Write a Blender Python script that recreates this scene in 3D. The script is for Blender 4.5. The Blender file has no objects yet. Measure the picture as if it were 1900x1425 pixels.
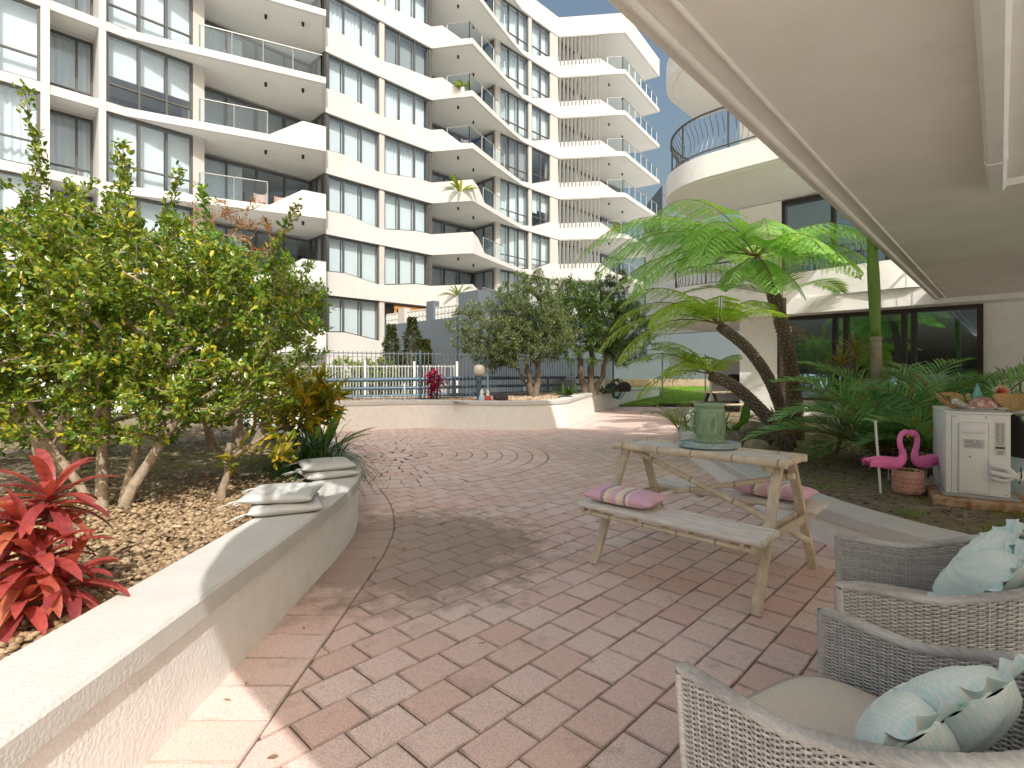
import bpy, bmesh, math, random
import numpy as np
from mathutils import Vector, Matrix

# ------------------------------------------------------------------ basics
RND = random.Random(11)
NR = np.random.default_rng(11)
C = bpy.context.scene.collection
PI = math.pi
F, YH, CX, CH = 975.0, 692.0, 950.0, 1.25     # survey constants of the photograph

def at(px, py, Y):
    "measured photo point at distance Y -> metres in the place"
    return Vector(((px - CX) / F * Y, Y, CH - (py - YH) / F * Y))
def on(px, py, z):
    return at(px, py, F * (CH - z) / (py - YH))
def V(*a): return Vector(a)

# ------------------------------------------------------------------ materials
def _n(nt, t, **kw):
    n = nt.nodes.new(t)
    for k, v in kw.items(): setattr(n, k, v)
    return n
def _math(nt, op, a, b=None, clamp=False):
    n = _n(nt, 'ShaderNodeMath', operation=op); n.use_clamp = clamp
    for i, x in enumerate((a, b)):
        if x is None: continue
        if isinstance(x, (int, float)): n.inputs[i].default_value = x
        else: nt.links.new(x, n.inputs[i])
    return n.outputs[0]
def _mix(nt, f, a, b, mode='MIX'):
    n = _n(nt, 'ShaderNodeMix', data_type='RGBA', blend_type=mode)
    for i, x in ((0, f), (6, a), (7, b)):
        if isinstance(x, (int, float)): n.inputs[i].default_value = x
        elif isinstance(x, (tuple, list)): n.inputs[i].default_value = (x[0], x[1], x[2], 1)
        else: nt.links.new(x, n.inputs[i])
    return n.outputs[2]
def _noise(nt, co, scale, detail=3, rough=.55):
    n = _n(nt, 'ShaderNodeTexNoise'); n.inputs['Scale'].default_value = scale
    n.inputs['Detail'].default_value = detail; n.inputs['Roughness'].default_value = rough
    nt.links.new(co, n.inputs['Vector']); return n.outputs['Fac']
def _ramp(nt, f, lo, hi):
    n = _n(nt, 'ShaderNodeMapRange'); n.clamp = True
    n.inputs[1].default_value = lo; n.inputs[2].default_value = hi
    nt.links.new(f, n.inputs[0]); return n.outputs[0]
def new_mat(name):
    m = bpy.data.materials.new(name); m.use_nodes = True
    nt = m.node_tree; nt.nodes.clear()
    out = _n(nt, 'ShaderNodeOutputMaterial'); b = _n(nt, 'ShaderNodeBsdfPrincipled')
    nt.links.new(b.outputs[0], out.inputs[0])
    return m, nt, b, out
def mat(name, col, rough=.6, metal=0., spec=.4, var=None, dirt=None, bump=None, col2=None, stretch=None, sheen=0, emit=0):
    """var=(scale, amount) tonal noise; dirt=(scale, lo, hi, colour) patches; bump=(scale, strength, dist); col2 = tint by 'rnd' attribute"""
    m, nt, b, out = new_mat(name)
    tc = _n(nt, 'ShaderNodeTexCoord'); co = tc.outputs['Object']
    if stretch:
        mp = _n(nt, 'ShaderNodeMapping'); mp.inputs['Scale'].default_value = stretch
        nt.links.new(co, mp.inputs[0]); co = mp.outputs[0]
    c = None
    if col2:
        at_ = _n(nt, 'ShaderNodeAttribute', attribute_name='rnd')
        c = _mix(nt, at_.outputs['Fac'], col, col2)
    if var:
        f = _ramp(nt, _noise(nt, co, var[0], 5), .3, .7)
        base = c if c is not None else col
        k = var[1]
        lo = _mix(nt, 1.0, base, (1-k, 1-k, 1-k), 'MULTIPLY'); hi = _mix(nt, 1.0, base, (1+k*.6, 1+k*.6, 1+k*.6), 'MULTIPLY')
        c = _mix(nt, f, lo, hi)
    if dirt:
        f = _ramp(nt, _noise(nt, co, dirt[0], 6, .62), dirt[1], dirt[2])
        c = _mix(nt, f, c if c is not None else col, dirt[3])
    if c is None: b.inputs['Base Color'].default_value = (*col, 1)
    else: nt.links.new(c, b.inputs['Base Color'])
    b.inputs['Roughness'].default_value = rough; b.inputs['Metallic'].default_value = metal
    b.inputs['Specular IOR Level'].default_value = spec
    if bump:
        bp = _n(nt, 'ShaderNodeBump'); bp.inputs['Strength'].default_value = bump[1]
        bp.inputs['Distance'].default_value = bump[2] if len(bump) > 2 else .01
        nt.links.new(_noise(nt, co, bump[0], 4, .6), bp.inputs['Height']); nt.links.new(bp.outputs[0], b.inputs['Normal'])
    return m
def leaf_mat(name, a, b_, c_, rough=.38, transl=.35, spec=.45):
    "leaf colour runs a..b_ with the top few per cent c_ (per-leaf 'rnd' attribute); translucent"
    m, nt, b, out = new_mat(name)
    at_ = _n(nt, 'ShaderNodeAttribute', attribute_name='rnd')
    col = _mix(nt, at_.outputs['Fac'], a, b_)
    col = _mix(nt, _ramp(nt, at_.outputs['Fac'], .86, .97), col, c_)
    tc = _n(nt, 'ShaderNodeTexCoord'); f = _ramp(nt, _noise(nt, tc.outputs['Object'], 38, 3, .6), .3, .7)
    col = _mix(nt, f, _mix(nt, 1., col, (.72, .70, .74), 'MULTIPLY'), _mix(nt, 1., col, (1.16, 1.14, 1.06), 'MULTIPLY'))
    nt.links.new(col, b.inputs['Base Color']); b.inputs['Roughness'].default_value = rough
    b.inputs['Specular IOR Level'].default_value = spec
    tr = _n(nt, 'ShaderNodeBsdfTranslucent'); nt.links.new(_mix(nt, 1.0, col, (1.25, 1.2, .55), 'MULTIPLY'), tr.inputs[0])
    ms = _n(nt, 'ShaderNodeMixShader'); ms.inputs[0].default_value = transl
    nt.links.new(b.outputs[0], ms.inputs[1]); nt.links.new(tr.outputs[0], ms.inputs[2]); nt.links.new(ms.outputs[0], out.inputs[0])
    return m
def glass_mat(name, tint=(.9, .95, .95), refl=.12, rough=.01, edge=.85, gcol=(.70, .82, 1)):
    m, nt, b, out = new_mat(name); nt.nodes.remove(b)
    tr = _n(nt, 'ShaderNodeBsdfTransparent'); tr.inputs[0].default_value = (*tint, 1)
    gl = _n(nt, 'ShaderNodeBsdfGlossy'); gl.inputs['Roughness'].default_value = rough; gl.inputs[0].default_value = (*gcol, 1)
    lw = _n(nt, 'ShaderNodeLayerWeight'); lw.inputs[0].default_value = .35
    f = _math(nt, 'ADD', _math(nt, 'MULTIPLY', _math(nt, 'POWER', lw.outputs['Facing'], 2.5), edge - refl), refl)
    ms = _n(nt, 'ShaderNodeMixShader'); nt.links.new(f, ms.inputs[0])
    nt.links.new(tr.outputs[0], ms.inputs[1]); nt.links.new(gl.outputs[0], ms.inputs[2]); nt.links.new(ms.outputs[0], out.inputs[0])
    return m

# ------------------------------------------------------------------ objects
def wloc(o):
    v = Vector((0, 0, 0))
    while o is not None: v = v + o.location; o = o.parent
    return v
def tag(o, label=None, cat=None, group=None, kind=None):
    if label: o['label'] = label
    if cat: o['category'] = cat
    if group: o['group'] = group
    if kind: o['kind'] = kind
    return o
def thing(name, label, cat, loc=(0, 0, 0), rz=0, group=None):
    o = bpy.data.objects.new(name, None); C.objects.link(o); o.empty_display_size = .1
    o.location = loc; o.rotation_euler = (0, 0, rz)
    return tag(o, label, cat, group)
def link_mesh(name, me, m, parent=None, smooth=None, mats=None):
    if mats:
        for x in mats: me.materials.append(x)
    elif m: me.materials.append(m)
    if smooth is not None:
        me.shade_smooth()
        if smooth < 179: me.set_sharp_from_angle(angle=math.radians(smooth))
    o = bpy.data.objects.new(name, me); C.objects.link(o)
    if parent is not None: o.parent = parent
    return o
def copy_tree(o, parent=None):
    c = o.copy(); C.objects.link(c); c.parent = parent
    for ch in [x for x in bpy.data.objects if x.parent is o]: copy_tree(ch, c)
    return c

class MB:
    def __init__(s): s.v = []; s.f = []; s.r = []; s.cur = 0.5
    def add(s, vs, fs):
        k = len(s.v); s.v += [tuple(x) for x in vs]; s.r += [s.cur] * len(vs); s.f += [tuple(i + k for i in f) for f in fs]; return s
    def box(s, c, size, rz=0, bev=0, M=None):
        bm = bmesh.new(); bmesh.ops.create_cube(bm, size=1)
        bmesh.ops.scale(bm, vec=size, verts=bm.verts)
        if bev: bmesh.ops.bevel(bm, geom=list(bm.edges), offset=bev, segments=2, profile=.5, affect='EDGES')
        T = Matrix.Translation(c) @ (M.to_4x4() if M is not None else Matrix.Rotation(rz, 4, 'Z'))
        return s.bm(bm, T)
    def bm(s, bm, T=None):
        if T is not None: bm.transform(T)
        bm.verts.index_update()
        s.add([v.co.copy() for v in bm.verts], [[v.index for v in f.verts] for f in bm.faces]); bm.free(); return s
    def bar(s, p0, p1, w, d, up=(0, 0, 1), bev=0):
        "box from p0 to p1; w across (perp. to up), d along up"
        p0 = Vector(p0); p1 = Vector(p1); t = (p1 - p0); L = t.length
        if L < 1e-6: return s
        t.normalize(); u = Vector(up)
        if abs(t.dot(u)) > .98: u = Vector((1, 0, 0))
        x = t.cross(u).normalized(); u = x.cross(t).normalized()
        M = Matrix((x, t, u)).transposed()
        return s.box((p0 + p1) / 2, (w, L, d), bev=bev, M=M)
    def tube(s, path, rad, seg=8, cap=True):
        path = [Vector(p) for p in path]; n = len(path)
        if isinstance(rad, (int, float)): rad = [rad] * n
        vs = []; fs = []; x = None
        for i, p in enumerate(path):
            t = (path[min(i + 1, n - 1)] - path[max(i - 1, 0)])
            t = t.normalized() if t.length > 1e-9 else Vector((0, 0, 1))
            if x is None:
                a = Vector((0, 0, 1)) if abs(t.z) < .9 else Vector((1, 0, 0)); x = a.cross(t).normalized()
            else:
                x = (x - t * x.dot(t)); x = x.normalized() if x.length > 1e-6 else t.orthogonal().normalized()
            y = t.cross(x)
            for k in range(seg):
                a = 2 * PI * k / seg; vs.append(p + (x * math.cos(a) + y * math.sin(a)) * rad[i])
        for i in range(n - 1):
            for k in range(seg):
                a = i * seg + k; b = i * seg + (k + 1) % seg; fs.append((a, b, b + seg, a + seg))
        if cap: fs.append(tuple(range(seg))[::-1]); fs.append(tuple((n - 1) * seg + k for k in range(seg)))
        return s.add(vs, fs)
    def lathe(s, prof, seg=24, c=(0, 0, 0), sx=1, sy=1):
        c = Vector(c); vs = []; fs = []; n = len(prof)
        for r, z in prof:
            for k in range(seg):
                a = 2 * PI * k / seg; vs.append(c + Vector((r * sx * math.cos(a), r * sy * math.sin(a), z)))
        for i in range(n - 1):
            for k in range(seg):
                a = i * seg + k; b = i * seg + (k + 1) % seg; fs.append((a, b, b + seg, a + seg))
        if prof[0][0] > 1e-4: fs.append(tuple(range(seg))[::-1])
        if prof[-1][0] > 1e-4: fs.append(tuple((n - 1) * seg + k for k in range(seg)))
        return s.add(vs, fs)
    def prism(s, poly, z0, z1):
        n = len(poly); ar = sum(poly[i][0] * poly[(i + 1) % n][1] - poly[(i + 1) % n][0] * poly[i][1] for i in range(n))
        if ar < 0: poly = poly[::-1]
        vs = [(p[0], p[1], z0) for p in poly] + [(p[0], p[1], z1) for p in poly]
        fs = [tuple(range(n))[::-1], tuple(range(n, 2 * n))] + [(i, (i + 1) % n, n + (i + 1) % n, n + i) for i in range(n)]
        return s.add(vs, fs)
    def quad(s, a, b, c, d): return s.add([a, b, c, d], [(0, 1, 2, 3)])
    def ball(s, c, r, sub=2, sc=(1, 1, 1), jit=0, M=None, rng=RND):
        bm = bmesh.new(); bmesh.ops.create_icosphere(bm, subdivisions=sub, radius=r)
        if jit:
            for v in bm.verts: v.co *= 1 + rng.uniform(-jit, jit)
        T = Matrix.Translation(c) @ (M.to_4x4() if M is not None else Matrix()) @ Matrix.Diagonal((*sc, 1))
        return s.bm(bm, T)
    def build(s, name, m, parent=None, smooth=None, world=True):
        off = wloc(parent) if (parent is not None and world) else Vector((0, 0, 0))
        me = bpy.data.meshes.new(name)
        me.from_pydata([(a[0] - off.x, a[1] - off.y, a[2] - off.z) for a in s.v], [], s.f)
        at_ = me.attributes.new('rnd', 'FLOAT', 'POINT'); at_.data.foreach_set('value', s.r)
        me.update()
        return link_mesh(name, me, m, parent, smooth)

def np_mesh(name, verts, faces, rnd, m, parent, smooth=None, world=True):
    "faces: (n,k) int array"
    off = np.array(wloc(parent)) if (parent is not None and world) else np.zeros(3)
    verts = np.asarray(verts, float).reshape(-1, 3) - off
    me = bpy.data.meshes.new(name); n, k = faces.shape
    me.vertices.add(len(verts)); me.vertices.foreach_set('co', verts.ravel())
    me.loops.add(n * k); me.loops.foreach_set('vertex_index', faces.ravel().astype(np.int32))
    me.polygons.add(n); me.polygons.foreach_set('loop_start', np.arange(0, n * k, k, dtype=np.int32))
    me.polygons.foreach_set('loop_total', np.full(n, k, np.int32))
    at_ = me.attributes.new('rnd', 'FLOAT', 'POINT'); at_.data.foreach_set('value', np.asarray(rnd, np.float32))
    me.update(calc_edges=True); me.validate()
    return link_mesh(name, me, m, parent, smooth)

def unit(a):
    return a / np.maximum(np.linalg.norm(a, axis=-1, keepdims=True), 1e-9)
class Leaves:
    "leaf sets: position, axis, face normal, length, width, rnd"
    def __init__(s): s.p = []; s.d = []; s.n = []; s.l = []; s.w = []; s.r = []
    def add(s, p, d, n, l, w, r=.5):
        s.p.append(tuple(p)); s.d.append(tuple(d)); s.n.append(tuple(n)); s.l.append(l); s.w.append(w); s.r.append(r)
    def arr(s): return [np.array(x, float) for x in (s.p, s.d, s.n, s.l, s.w, s.r)]
    def frame(s):
        p, d, n, l, w, r = s.arr(); d = unit(d); x = unit(np.cross(d, n)); n = np.cross(x, d)
        return p, d, n, x, l[:, None], w[:, None], r
    def build_leaf(s, name, m, parent, fold=.25, curl=.12):
        p, d, n, x, l, w, r = s.frame(); N = len(p)
        mid = p + d * l * .5 - n * l * curl * .3
        vs = np.stack([p, mid + x * w * .5 + n * w * fold, mid - n * 0, mid - x * w * .5 + n * w * fold, p + d * l - n * l * curl,
                       p + d * l * .78 + x * w * .36 + n * (w * fold * .8) - n * l * curl * .6, p + d * l * .78 - x * w * .36 + n * (w * fold * .8) - n * l * curl * .6,
                       p + d * l * .2 + x * w * .3 + n * w * fold * .6, p + d * l * .2 - x * w * .3 + n * w * fold * .6], 1)
        k = np.arange(N)[:, None] * 9
        fs = np.concatenate([k + np.array(t) for t in ((0, 7, 2), (7, 1, 2), (1, 5, 2), (5, 4, 2), (4, 6, 2), (6, 3, 2), (3, 8, 2), (8, 0, 2))])
        return np_mesh(name, vs, fs, np.repeat(r, 9), m, parent, smooth=180)
    def build_rhomb(s, name, m, parent, fold=.0):
        p, d, n, x, l, w, r = s.frame(); N = len(p)
        vs = np.stack([p, p + d * l * .42 + x * w * .5, p + d * l, p + d * l * .42 - x * w * .5], 1)
        k = np.arange(N)[:, None] * 4; fs = k + np.array((0, 1, 2, 3))
        return np_mesh(name, vs, fs, np.repeat(r, 4), m, parent)
    def build_blade(s, name, m, parent, seg=5, droop=.5, fold=.12, shape=.9, tipw=0.02, grad=0, smooth=180):
        p, d, n, x, l, w, r = s.frame(); N = len(p); rows = []
        dr = np.asarray(droop) if np.ndim(droop) else np.full(N, droop); dr = dr[:, None]
        pos = p.copy(); dirv = d.copy(); rr = []
        for i in range(seg + 1):
            t = i / seg
            ww = w * (max(math.sin(PI * min(1, (t * shape + (1 - shape) * .5 + .02))), 0) ** .8 if t < 1 else tipw) * .5
            nn = np.cross(x, dirv)
            rows.append(np.stack([pos + x * ww + nn * ww * fold * 2, pos, pos - x * ww + nn * ww * fold * 2], 1)); rr.append(np.clip(r + grad * (t - .5), 0, 1))
            dirv = unit(dirv + np.array((0, 0, -1.)) * dr / seg * (0.4 + 1.2 * t))
            pos = pos + dirv * l / seg
        vs = np.stack(rows, 1).reshape(N, -1, 3); k = np.arange(N)[:, None] * (3 * (seg + 1)); fs = []
        for i in range(seg):
            a = 3 * i
            fs += [k + np.array((a, a + 1, a + 4, a + 3)), k + np.array((a + 1, a + 2, a + 5, a + 4))]
        rv = np.repeat(np.stack(rr, 1), 3, axis=1).ravel()
        return np_mesh(name, vs, np.concatenate(fs), rv, m, parent, smooth=smooth)

def rdir(rng, zlo=-1, zhi=1):
    z = rng.uniform(zlo, zhi); a = rng.uniform(0, 2 * PI); q = math.sqrt(max(0, 1 - z * z)); return Vector((q * math.cos(a), q * math.sin(a), z))

# ------------------------------------------------------------------ tree growth
def grow(rng, trunks, targets, tip=.004, power=.5, jitter=.12, minr=.003):
    """trunks: list of [(pos, radius), ...]; targets are joined one by one to the nearest skeleton node.
    returns MB of wood and list of (tip position, outward direction)"""
    pos = []; par = []; rad = []
    for tr in trunks:
        prev = -1
        for p, r in tr:
            pos.append(np.array(p, float)); par.append(prev); rad.append(r); prev = len(pos) - 1
    base = len(pos)
    cen = np.mean([np.array(t[-1][0], float) for t in trunks], axis=0)
    T = sorted([np.array(t, float) for t in targets], key=lambda q: np.linalg.norm(q - cen))
    tips = []
    cap = base + 2 * len(T) + 8; P = np.zeros((cap, 3)); P[:base] = pos; k = base
    for q in T:
        d = np.linalg.norm(P[:k] - q, axis=1); low = np.maximum(0, P[:k, 2] - q[2]); j = int(np.argmin(d + low * .8))
        L = d[j]
        m = (P[j] + q) / 2 + np.array([rng.uniform(-1, 1) for _ in range(3)]) * L * jitter
        P[k] = m; par.append(j); rad.append(0); P[k + 1] = q; par.append(k); rad.append(0); k += 2
        dv = q - P[j]; tips.append((Vector(q), Vector(dv / max(L, 1e-6)), Vector(P[j])))
    cnt = np.zeros(k)
    for i in range(k - 1, base - 1, -1):
        cnt[i] += 1 if cnt[i] == 0 else 0
        if par[i] >= 0: cnt[par[i]] += cnt[i]
    mb = MB()
    for tr_i in range(1):
        pass
    for i in range(base, k):
        r1 = max(minr, tip * cnt[i] ** power); j = par[i]
        r0 = max(r1, min(rad[j], r1 * 1.6)) if j < base else max(minr, min(tip * cnt[j] ** power, r1 * 1.5))
        mb.cur = rng.random()
        mb.tube([P[j], P[i]], [r0, r1], 5 if r1 > .006 else 4, cap=False)
    i0 = 0
    for tr in trunks:
        mb.cur = rng.random(); mb.tube([p for p, r in tr], [r for p, r in tr], 10)
    return mb, tips

def wob(a, b, n, amp, rng, r0, r1):
    "wobbly trunk from a to b"
    a = Vector(a); b = Vector(b); out = []
    for i in range(n + 1):
        t = i / n; p = a.lerp(b, t)
        if 0 < i < n: p += Vector((rng.uniform(-amp, amp), rng.uniform(-amp, amp), rng.uniform(-amp, amp) * .4))
        out.append((p, r0 + (r1 - r0) * t))
    return out
def smooth_path(pts, per=8, closed=False):
    pts = [Vector(p) for p in pts]; n = len(pts); out = []
    rng_ = range(n if closed else n - 1)
    for i in rng_:
        p1 = pts[i]; p2 = pts[(i + 1) % n]
        p0 = pts[i - 1] if (i > 0 or closed) else p1 * 2 - p2
        p3 = pts[(i + 2) % n] if (i + 2 < n or closed) else p2 * 2 - p1
        for k in range(per):
            t = k / per
            out.append(.5 * ((2 * p1) + (p2 - p0) * t + (2 * p0 - 5 * p1 + 4 * p2 - p3) * t * t + (3 * p1 - p0 - 3 * p2 + p3) * t ** 3))
    if not closed: out.append(pts[-1])
    return out
# ------------------------------------------------------------------ shared materials
M = {}
M['render'] = mat('painted_render', (.87, .86, .83), .85, spec=.2, var=(9, .05), dirt=(2.2, .62, .85, (.72, .68, .61)), bump=(70, .5, .012))
M['cap'] = mat('planter_cap_render', (.62, .61, .585), .85, spec=.2, var=(7, .05), dirt=(3.1, .66, .9, (.62, .57, .49)), bump=(80, .42, .010))
M['facade'] = mat('facade_white', (.60, .592, .575), .7, spec=.25, var=(1.3, .05), dirt=(1.1, .58, .95, (.50, .485, .455)), stretch=(1, 1, .13), bump=(30, .1, .01))
M['soffit_white'] = mat('soffit_white', (.70, .69, .66), .8, spec=.2, var=(.9, .03))
M['soffit'] = mat('near_soffit_render', (.88, .845, .79), .9, spec=.15, var=(1.5, .06), dirt=(1.1, .56, .95, (.74, .66, .56)), bump=(140, .6, .01))
M['grey_col'] = mat('facade_grey', (.52, .50, .475), .7, spec=.25, var=(2, .04))
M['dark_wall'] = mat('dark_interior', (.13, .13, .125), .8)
M['frame'] = mat('window_frame_metal', (.115, .112, .105), .45, metal=.25, var=(5, .1))
M['brown_frame'] = mat('bronze_door_frame', (.045, .032, .026), .35, metal=.3)
M['blind'] = mat('roller_blind', (.84, .84, .81), .9, spec=.1, var=(3, .03))
M['grey_blind'] = mat('grey_blind', (.42, .41, .39), .9, spec=.1, var=(3, .04))
M['curtain'] = mat('sheer_curtain', (.84, .85, .84), .9, spec=.1)
M['glass'] = glass_mat('facade_glass', (.84, .92, .97), .12, .01, .7)
M['door_glass'] = glass_mat('door_glass', (.55, .6, .62), .46, .0, .95, (.55, .76, 1))
M['rail_glass'] = glass_mat('balustrade_glass', (.80, .90, .93), .05, .0, .35)
M['steel'] = mat('grey_steel', (.33, .34, .34), .4, metal=.4, var=(6, .08))
M['lightcan'] = mat('black_downlight', (.02, .02, .02), .4)
M['white_paint'] = mat('white_paint', (.80, .80, .77), .45, var=(7, .04), dirt=(6, .66, .95, (.6, .55, .46)))
M['bluegrey'] = mat('blue_grey_render', (.14, .168, .195), .8, spec=.2, var=(1.4, .07), dirt=(1.2, .6, .9, (.19, .215, .235)), bump=(40, .2, .01))
M['blue_rail'] = mat('blue_steel', (.085, .145, .20), .4, metal=.2, var=(9, .1))
M['fence_grey'] = mat('fence_grey', (.14, .165, .185), .45, metal=.2, var=(8, .1))
M['rail_dark'] = mat('dark_grey_steel', (.10, .10, .10), .4, metal=.3, var=(6, .1))
M['bark2'] = mat('dark_brown_bark', (.15, .115, .085), .95, spec=.1, col2=(.22, .18, .14), var=(20, .4), bump=(40, .8, .01))
M['louvre'] = mat('louvre_grey', (.30, .29, .27), .6, var=(5, .08))
M['orange_wood'] = mat('orange_timber', (.55, .25, .07), .5, var=(12, .15), stretch=(1, 1, .2))
M['bark'] = mat('grey_brown_bark', (.30, .23, .165), .9, spec=.15, col2=(.42, .335, .25), var=(26, .35), bump=(50, .7, .01))
M['twig'] = mat('pale_twig', (.33, .265, .20), .9, spec=.15, col2=(.46, .40, .33))
M['dark_bark'] = mat('dark_bark', (.085, .06, .043), .95, spec=.1, var=(24, .45), bump=(40, 1, .02))

# ------------------------------------------------------------------ camera, world, sun
scn = bpy.context.scene
cam = bpy.data.cameras.new('camera'); co = bpy.data.objects.new('camera', cam); C.objects.link(co)
co.location = (0, 0, CH); co.rotation_euler = (PI / 2, 0, 0)
cam.sensor_width = 36; cam.lens = 36 * F / 1900; cam.shift_y = -(712.5 - YH) / 1900; cam.clip_start = .05; cam.clip_end = 2000
scn.camera = co
SUN_EL = math.radians(45); SH = (.30, -.954)
to_sun = Vector((SH[0] * math.cos(SUN_EL), SH[1] * math.cos(SUN_EL), math.sin(SUN_EL))).normalized()
wd = bpy.data.worlds.new('World'); scn.world = wd; wd.use_nodes = True
nt = wd.node_tree; nt.nodes.clear()
wo = _n(nt, 'ShaderNodeOutputWorld'); bg = _n(nt, 'ShaderNodeBackground'); sk = _n(nt, 'ShaderNodeTexSky', sky_type='NISHITA')
sk.sun_disc = False; sk.sun_elevation = SUN_EL; sk.sun_rotation = math.atan2(SH[0], SH[1]); sk.air_density = 2.0; sk.dust_density = 9.0; sk.ozone_density = 2.8
bg.inputs[1].default_value = .15
nt.links.new(sk.outputs[0], bg.inputs[0]); nt.links.new(bg.outputs[0], wo.inputs[0])
sl = bpy.data.lights.new('sun', 'SUN'); sl.energy = 4.0; sl.angle = math.radians(.53); sl.color = (1, .965, .91)
so = bpy.data.objects.new('sun', sl); C.objects.link(so); so.location = (5, -10, 30)
so.rotation_euler = (-to_sun).to_track_quat('-Z', 'Y').to_euler()
scn.view_settings.view_transform = 'Standard'; scn.view_settings.look = 'None'; scn.view_settings.exposure = 0; scn.view_settings.gamma = 1
scn.render.engine = 'CYCLES'
scn.cycles.max_bounces = 8; scn.cycles.diffuse_bounces = 5; scn.cycles.transparent_max_bounces = 24

# ------------------------------------------------------------------ the ground
m, nt, b, out = new_mat('distant_ground')
b.inputs['Base Color'].default_value = (.70, .69, .66, 1); b.inputs['Roughness'].default_value = .9
g = MB().quad((-600, -300, -.03), (600, -300, -.03), (600, 900, -.03), (-600, 900, -.03)).build('ground', m); g['kind'] = 'structure'

UA = Vector((.691, .7229)); UB = Vector((.7229, -.691))       # the two paving (and building) directions

def clip_poly(poly, n, c):
    "keep the side n.p <= c"
    outp = []
    for i in range(len(poly)):
        a = poly[i]; b2 = poly[(i + 1) % len(poly)]; da = a.dot(n) - c; db = b2.dot(n) - c
        if da <= 0: outp.append(a)
        if da * db < 0: outp.append(a.lerp(b2, da / (da - db)))
    return outp

LWALL = [V(-1.17, -1.6), V(-1.17, .5), V(-1.17, 2.0), V(-1.17, 3.0), V(-1.19, 3.75), V(-1.28, 4.35), V(-1.55, 5.2), V(-2.1, 6.3), V(-2.9, 7.4), V(-3.7, 8.3), V(-4.6, 9.4), V(-5.4, 10.6)]
FWALL = [V(-5.5, 10.98), V(-4.6, 11.05), V(-3.5, 11.35), V(-2.15, 12.0), V(-1.2, 11.75), V(-.15, 11.45), V(.75, 11.75), V(1.3, 12.5), V(1.75, 14.0), V(2.75, 17.0), V(4.6, 20.6), V(6.55, 23.4)]
RWALL = [V(5.6, 15.8), V(4.6, 13.6), V(3.62, 11.0), V(2.95, 9.2), V(2.62, 7.8), V(2.38, 6.0), V(2.25, 4.6), V(2.31, 3.75), V(2.58, 3.0), V(3.1, 2.45), V(3.9, 2.05), V(5.0, 1.8)]
LW = smooth_path([p.to_3d() for p in LWALL], 6); FW = smooth_path([p.to_3d() for p in FWALL], 6); RW = smooth_path([p.to_3d() for p in RWALL], 6)
def side(path, p):
    "signed distance to a polyline, + on its left"
    best = 1e9; sg = 1; nn = None
    for a, b2 in zip(path[:-1], path[1:]):
        ab = (b2 - a).to_2d(); ap = p - a.to_2d(); t = max(0, min(1, ap.dot(ab) / max(ab.length_squared, 1e-9)))
        q = a.to_2d() + ab * t; d = (p - q).length
        if d < best:
            best = d; sg = 1 if ab.x * ap.y - ab.y * ap.x > 0 else -1; nn = Vector((-ab.y, ab.x)).normalized()
    return best * sg, nn

# paving: individual clay pavers in running bond, a ring pattern and a border course, one mesh
CC = V(-1.75, 7.95); CR = 2.3
PV = MB()
PE = []
def paver(poly, z=0., gap=.0032, rng=RND):
    n = len(poly)
    if n < 3: return
    c = sum(poly, V(0, 0)) / n
    ar = abs(sum(poly[i].x * poly[(i + 1) % n].y - poly[(i + 1) % n].x * poly[i].y for i in range(n))) / 2
    if ar < .002: return
    if sum(poly[i].x * poly[(i + 1) % n].y - poly[(i + 1) % n].x * poly[i].y for i in range(n)) < 0: poly = poly[::-1]
    zz = z + rng.uniform(-.0016, .0016); tx = rng.uniform(-.004, .004); ty = rng.uniform(-.004, .004)
    PV.cur = rng.random()
    vs = []
    for d, dz in ((gap, -.010), (gap, -.004), (gap + .0035, 0), (gap + .011, 0)):
        for p in poly:
            PE.append(1. if d < gap + .01 else 0.)
            r = (c - p); q = p + r.normalized() * d * 1.35
            vs.append((q.x, q.y, zz + dz + (q.x - c.x) * tx + (q.y - c.y) * ty))
    fs = []
    for k in (0, n, 2 * n):
        fs += [(k + i, k + (i + 1) % n, k + n + (i + 1) % n, k + n + i) for i in range(n)]
    fs.append(tuple(range(3 * n, 4 * n)))
    PV.add(vs, fs)
PL, PW = .2225, .1745
BORD = .30
for j in range(-30, 150):
    off = (.5 * PL if j % 2 else 0) + RND.uniform(-.012, .012)
    for i in range(-40, 160):
        o = V(-.2268, 1.952) + UA * (i * PL + off) - UB * (j * PW) + UB * (PW * 10)
        poly = [o, o + UA * PL, o + UA * PL + UB * PW, o + UB * PW]
        c = (poly[0] + poly[2]) / 2
        if not (-7 < c.x < 9 and .35 < c.y < 26): continue
        if c.y < .9 * abs(c.x) - .6: continue
        dc = (c - CC).length
        if dc < CR - .13: continue
        if dc < CR + .2:
            nrm = (CC - c).normalized(); poly = clip_poly(poly, nrm, nrm.dot(CC) - CR)
        d, nn = side(LW, c)
        if d > -BORD - .2 and c.y < 6.2:
            if d > -BORD + .12: continue
            w = nn.dot(c) - d      # wall offset along nn
            poly = clip_poly(poly, nn, w - BORD) if len(poly) >= 3 else poly
        elif d > .1: continue
        d2, _ = side(FW, c)
        if d2 > .1: continue
        d3, _ = side(RW, c)
        if d3 > .1: continue
        paver(poly)
acc = 0.
for a, b2 in zip(LW[:-1], LW[1:]):       # border course along the near planter
    if not (.2 < a.y < 5.6): continue
    pass
s_pts = [p.to_2d() for p in LW if -.5 < p.y < 6.3]
def resample(pts, step):
    outp = [pts[0]]; rem = step; i = 0; cur = pts[0]
    while i < len(pts) - 1:
        d = (pts[i + 1] - cur).length
        if d >= rem: cur = cur.lerp(pts[i + 1], rem / d); outp.append(cur); rem = step
        else: rem -= d; i += 1; cur = pts[i]
    return outp
rs = resample(s_pts, .205)
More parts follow.
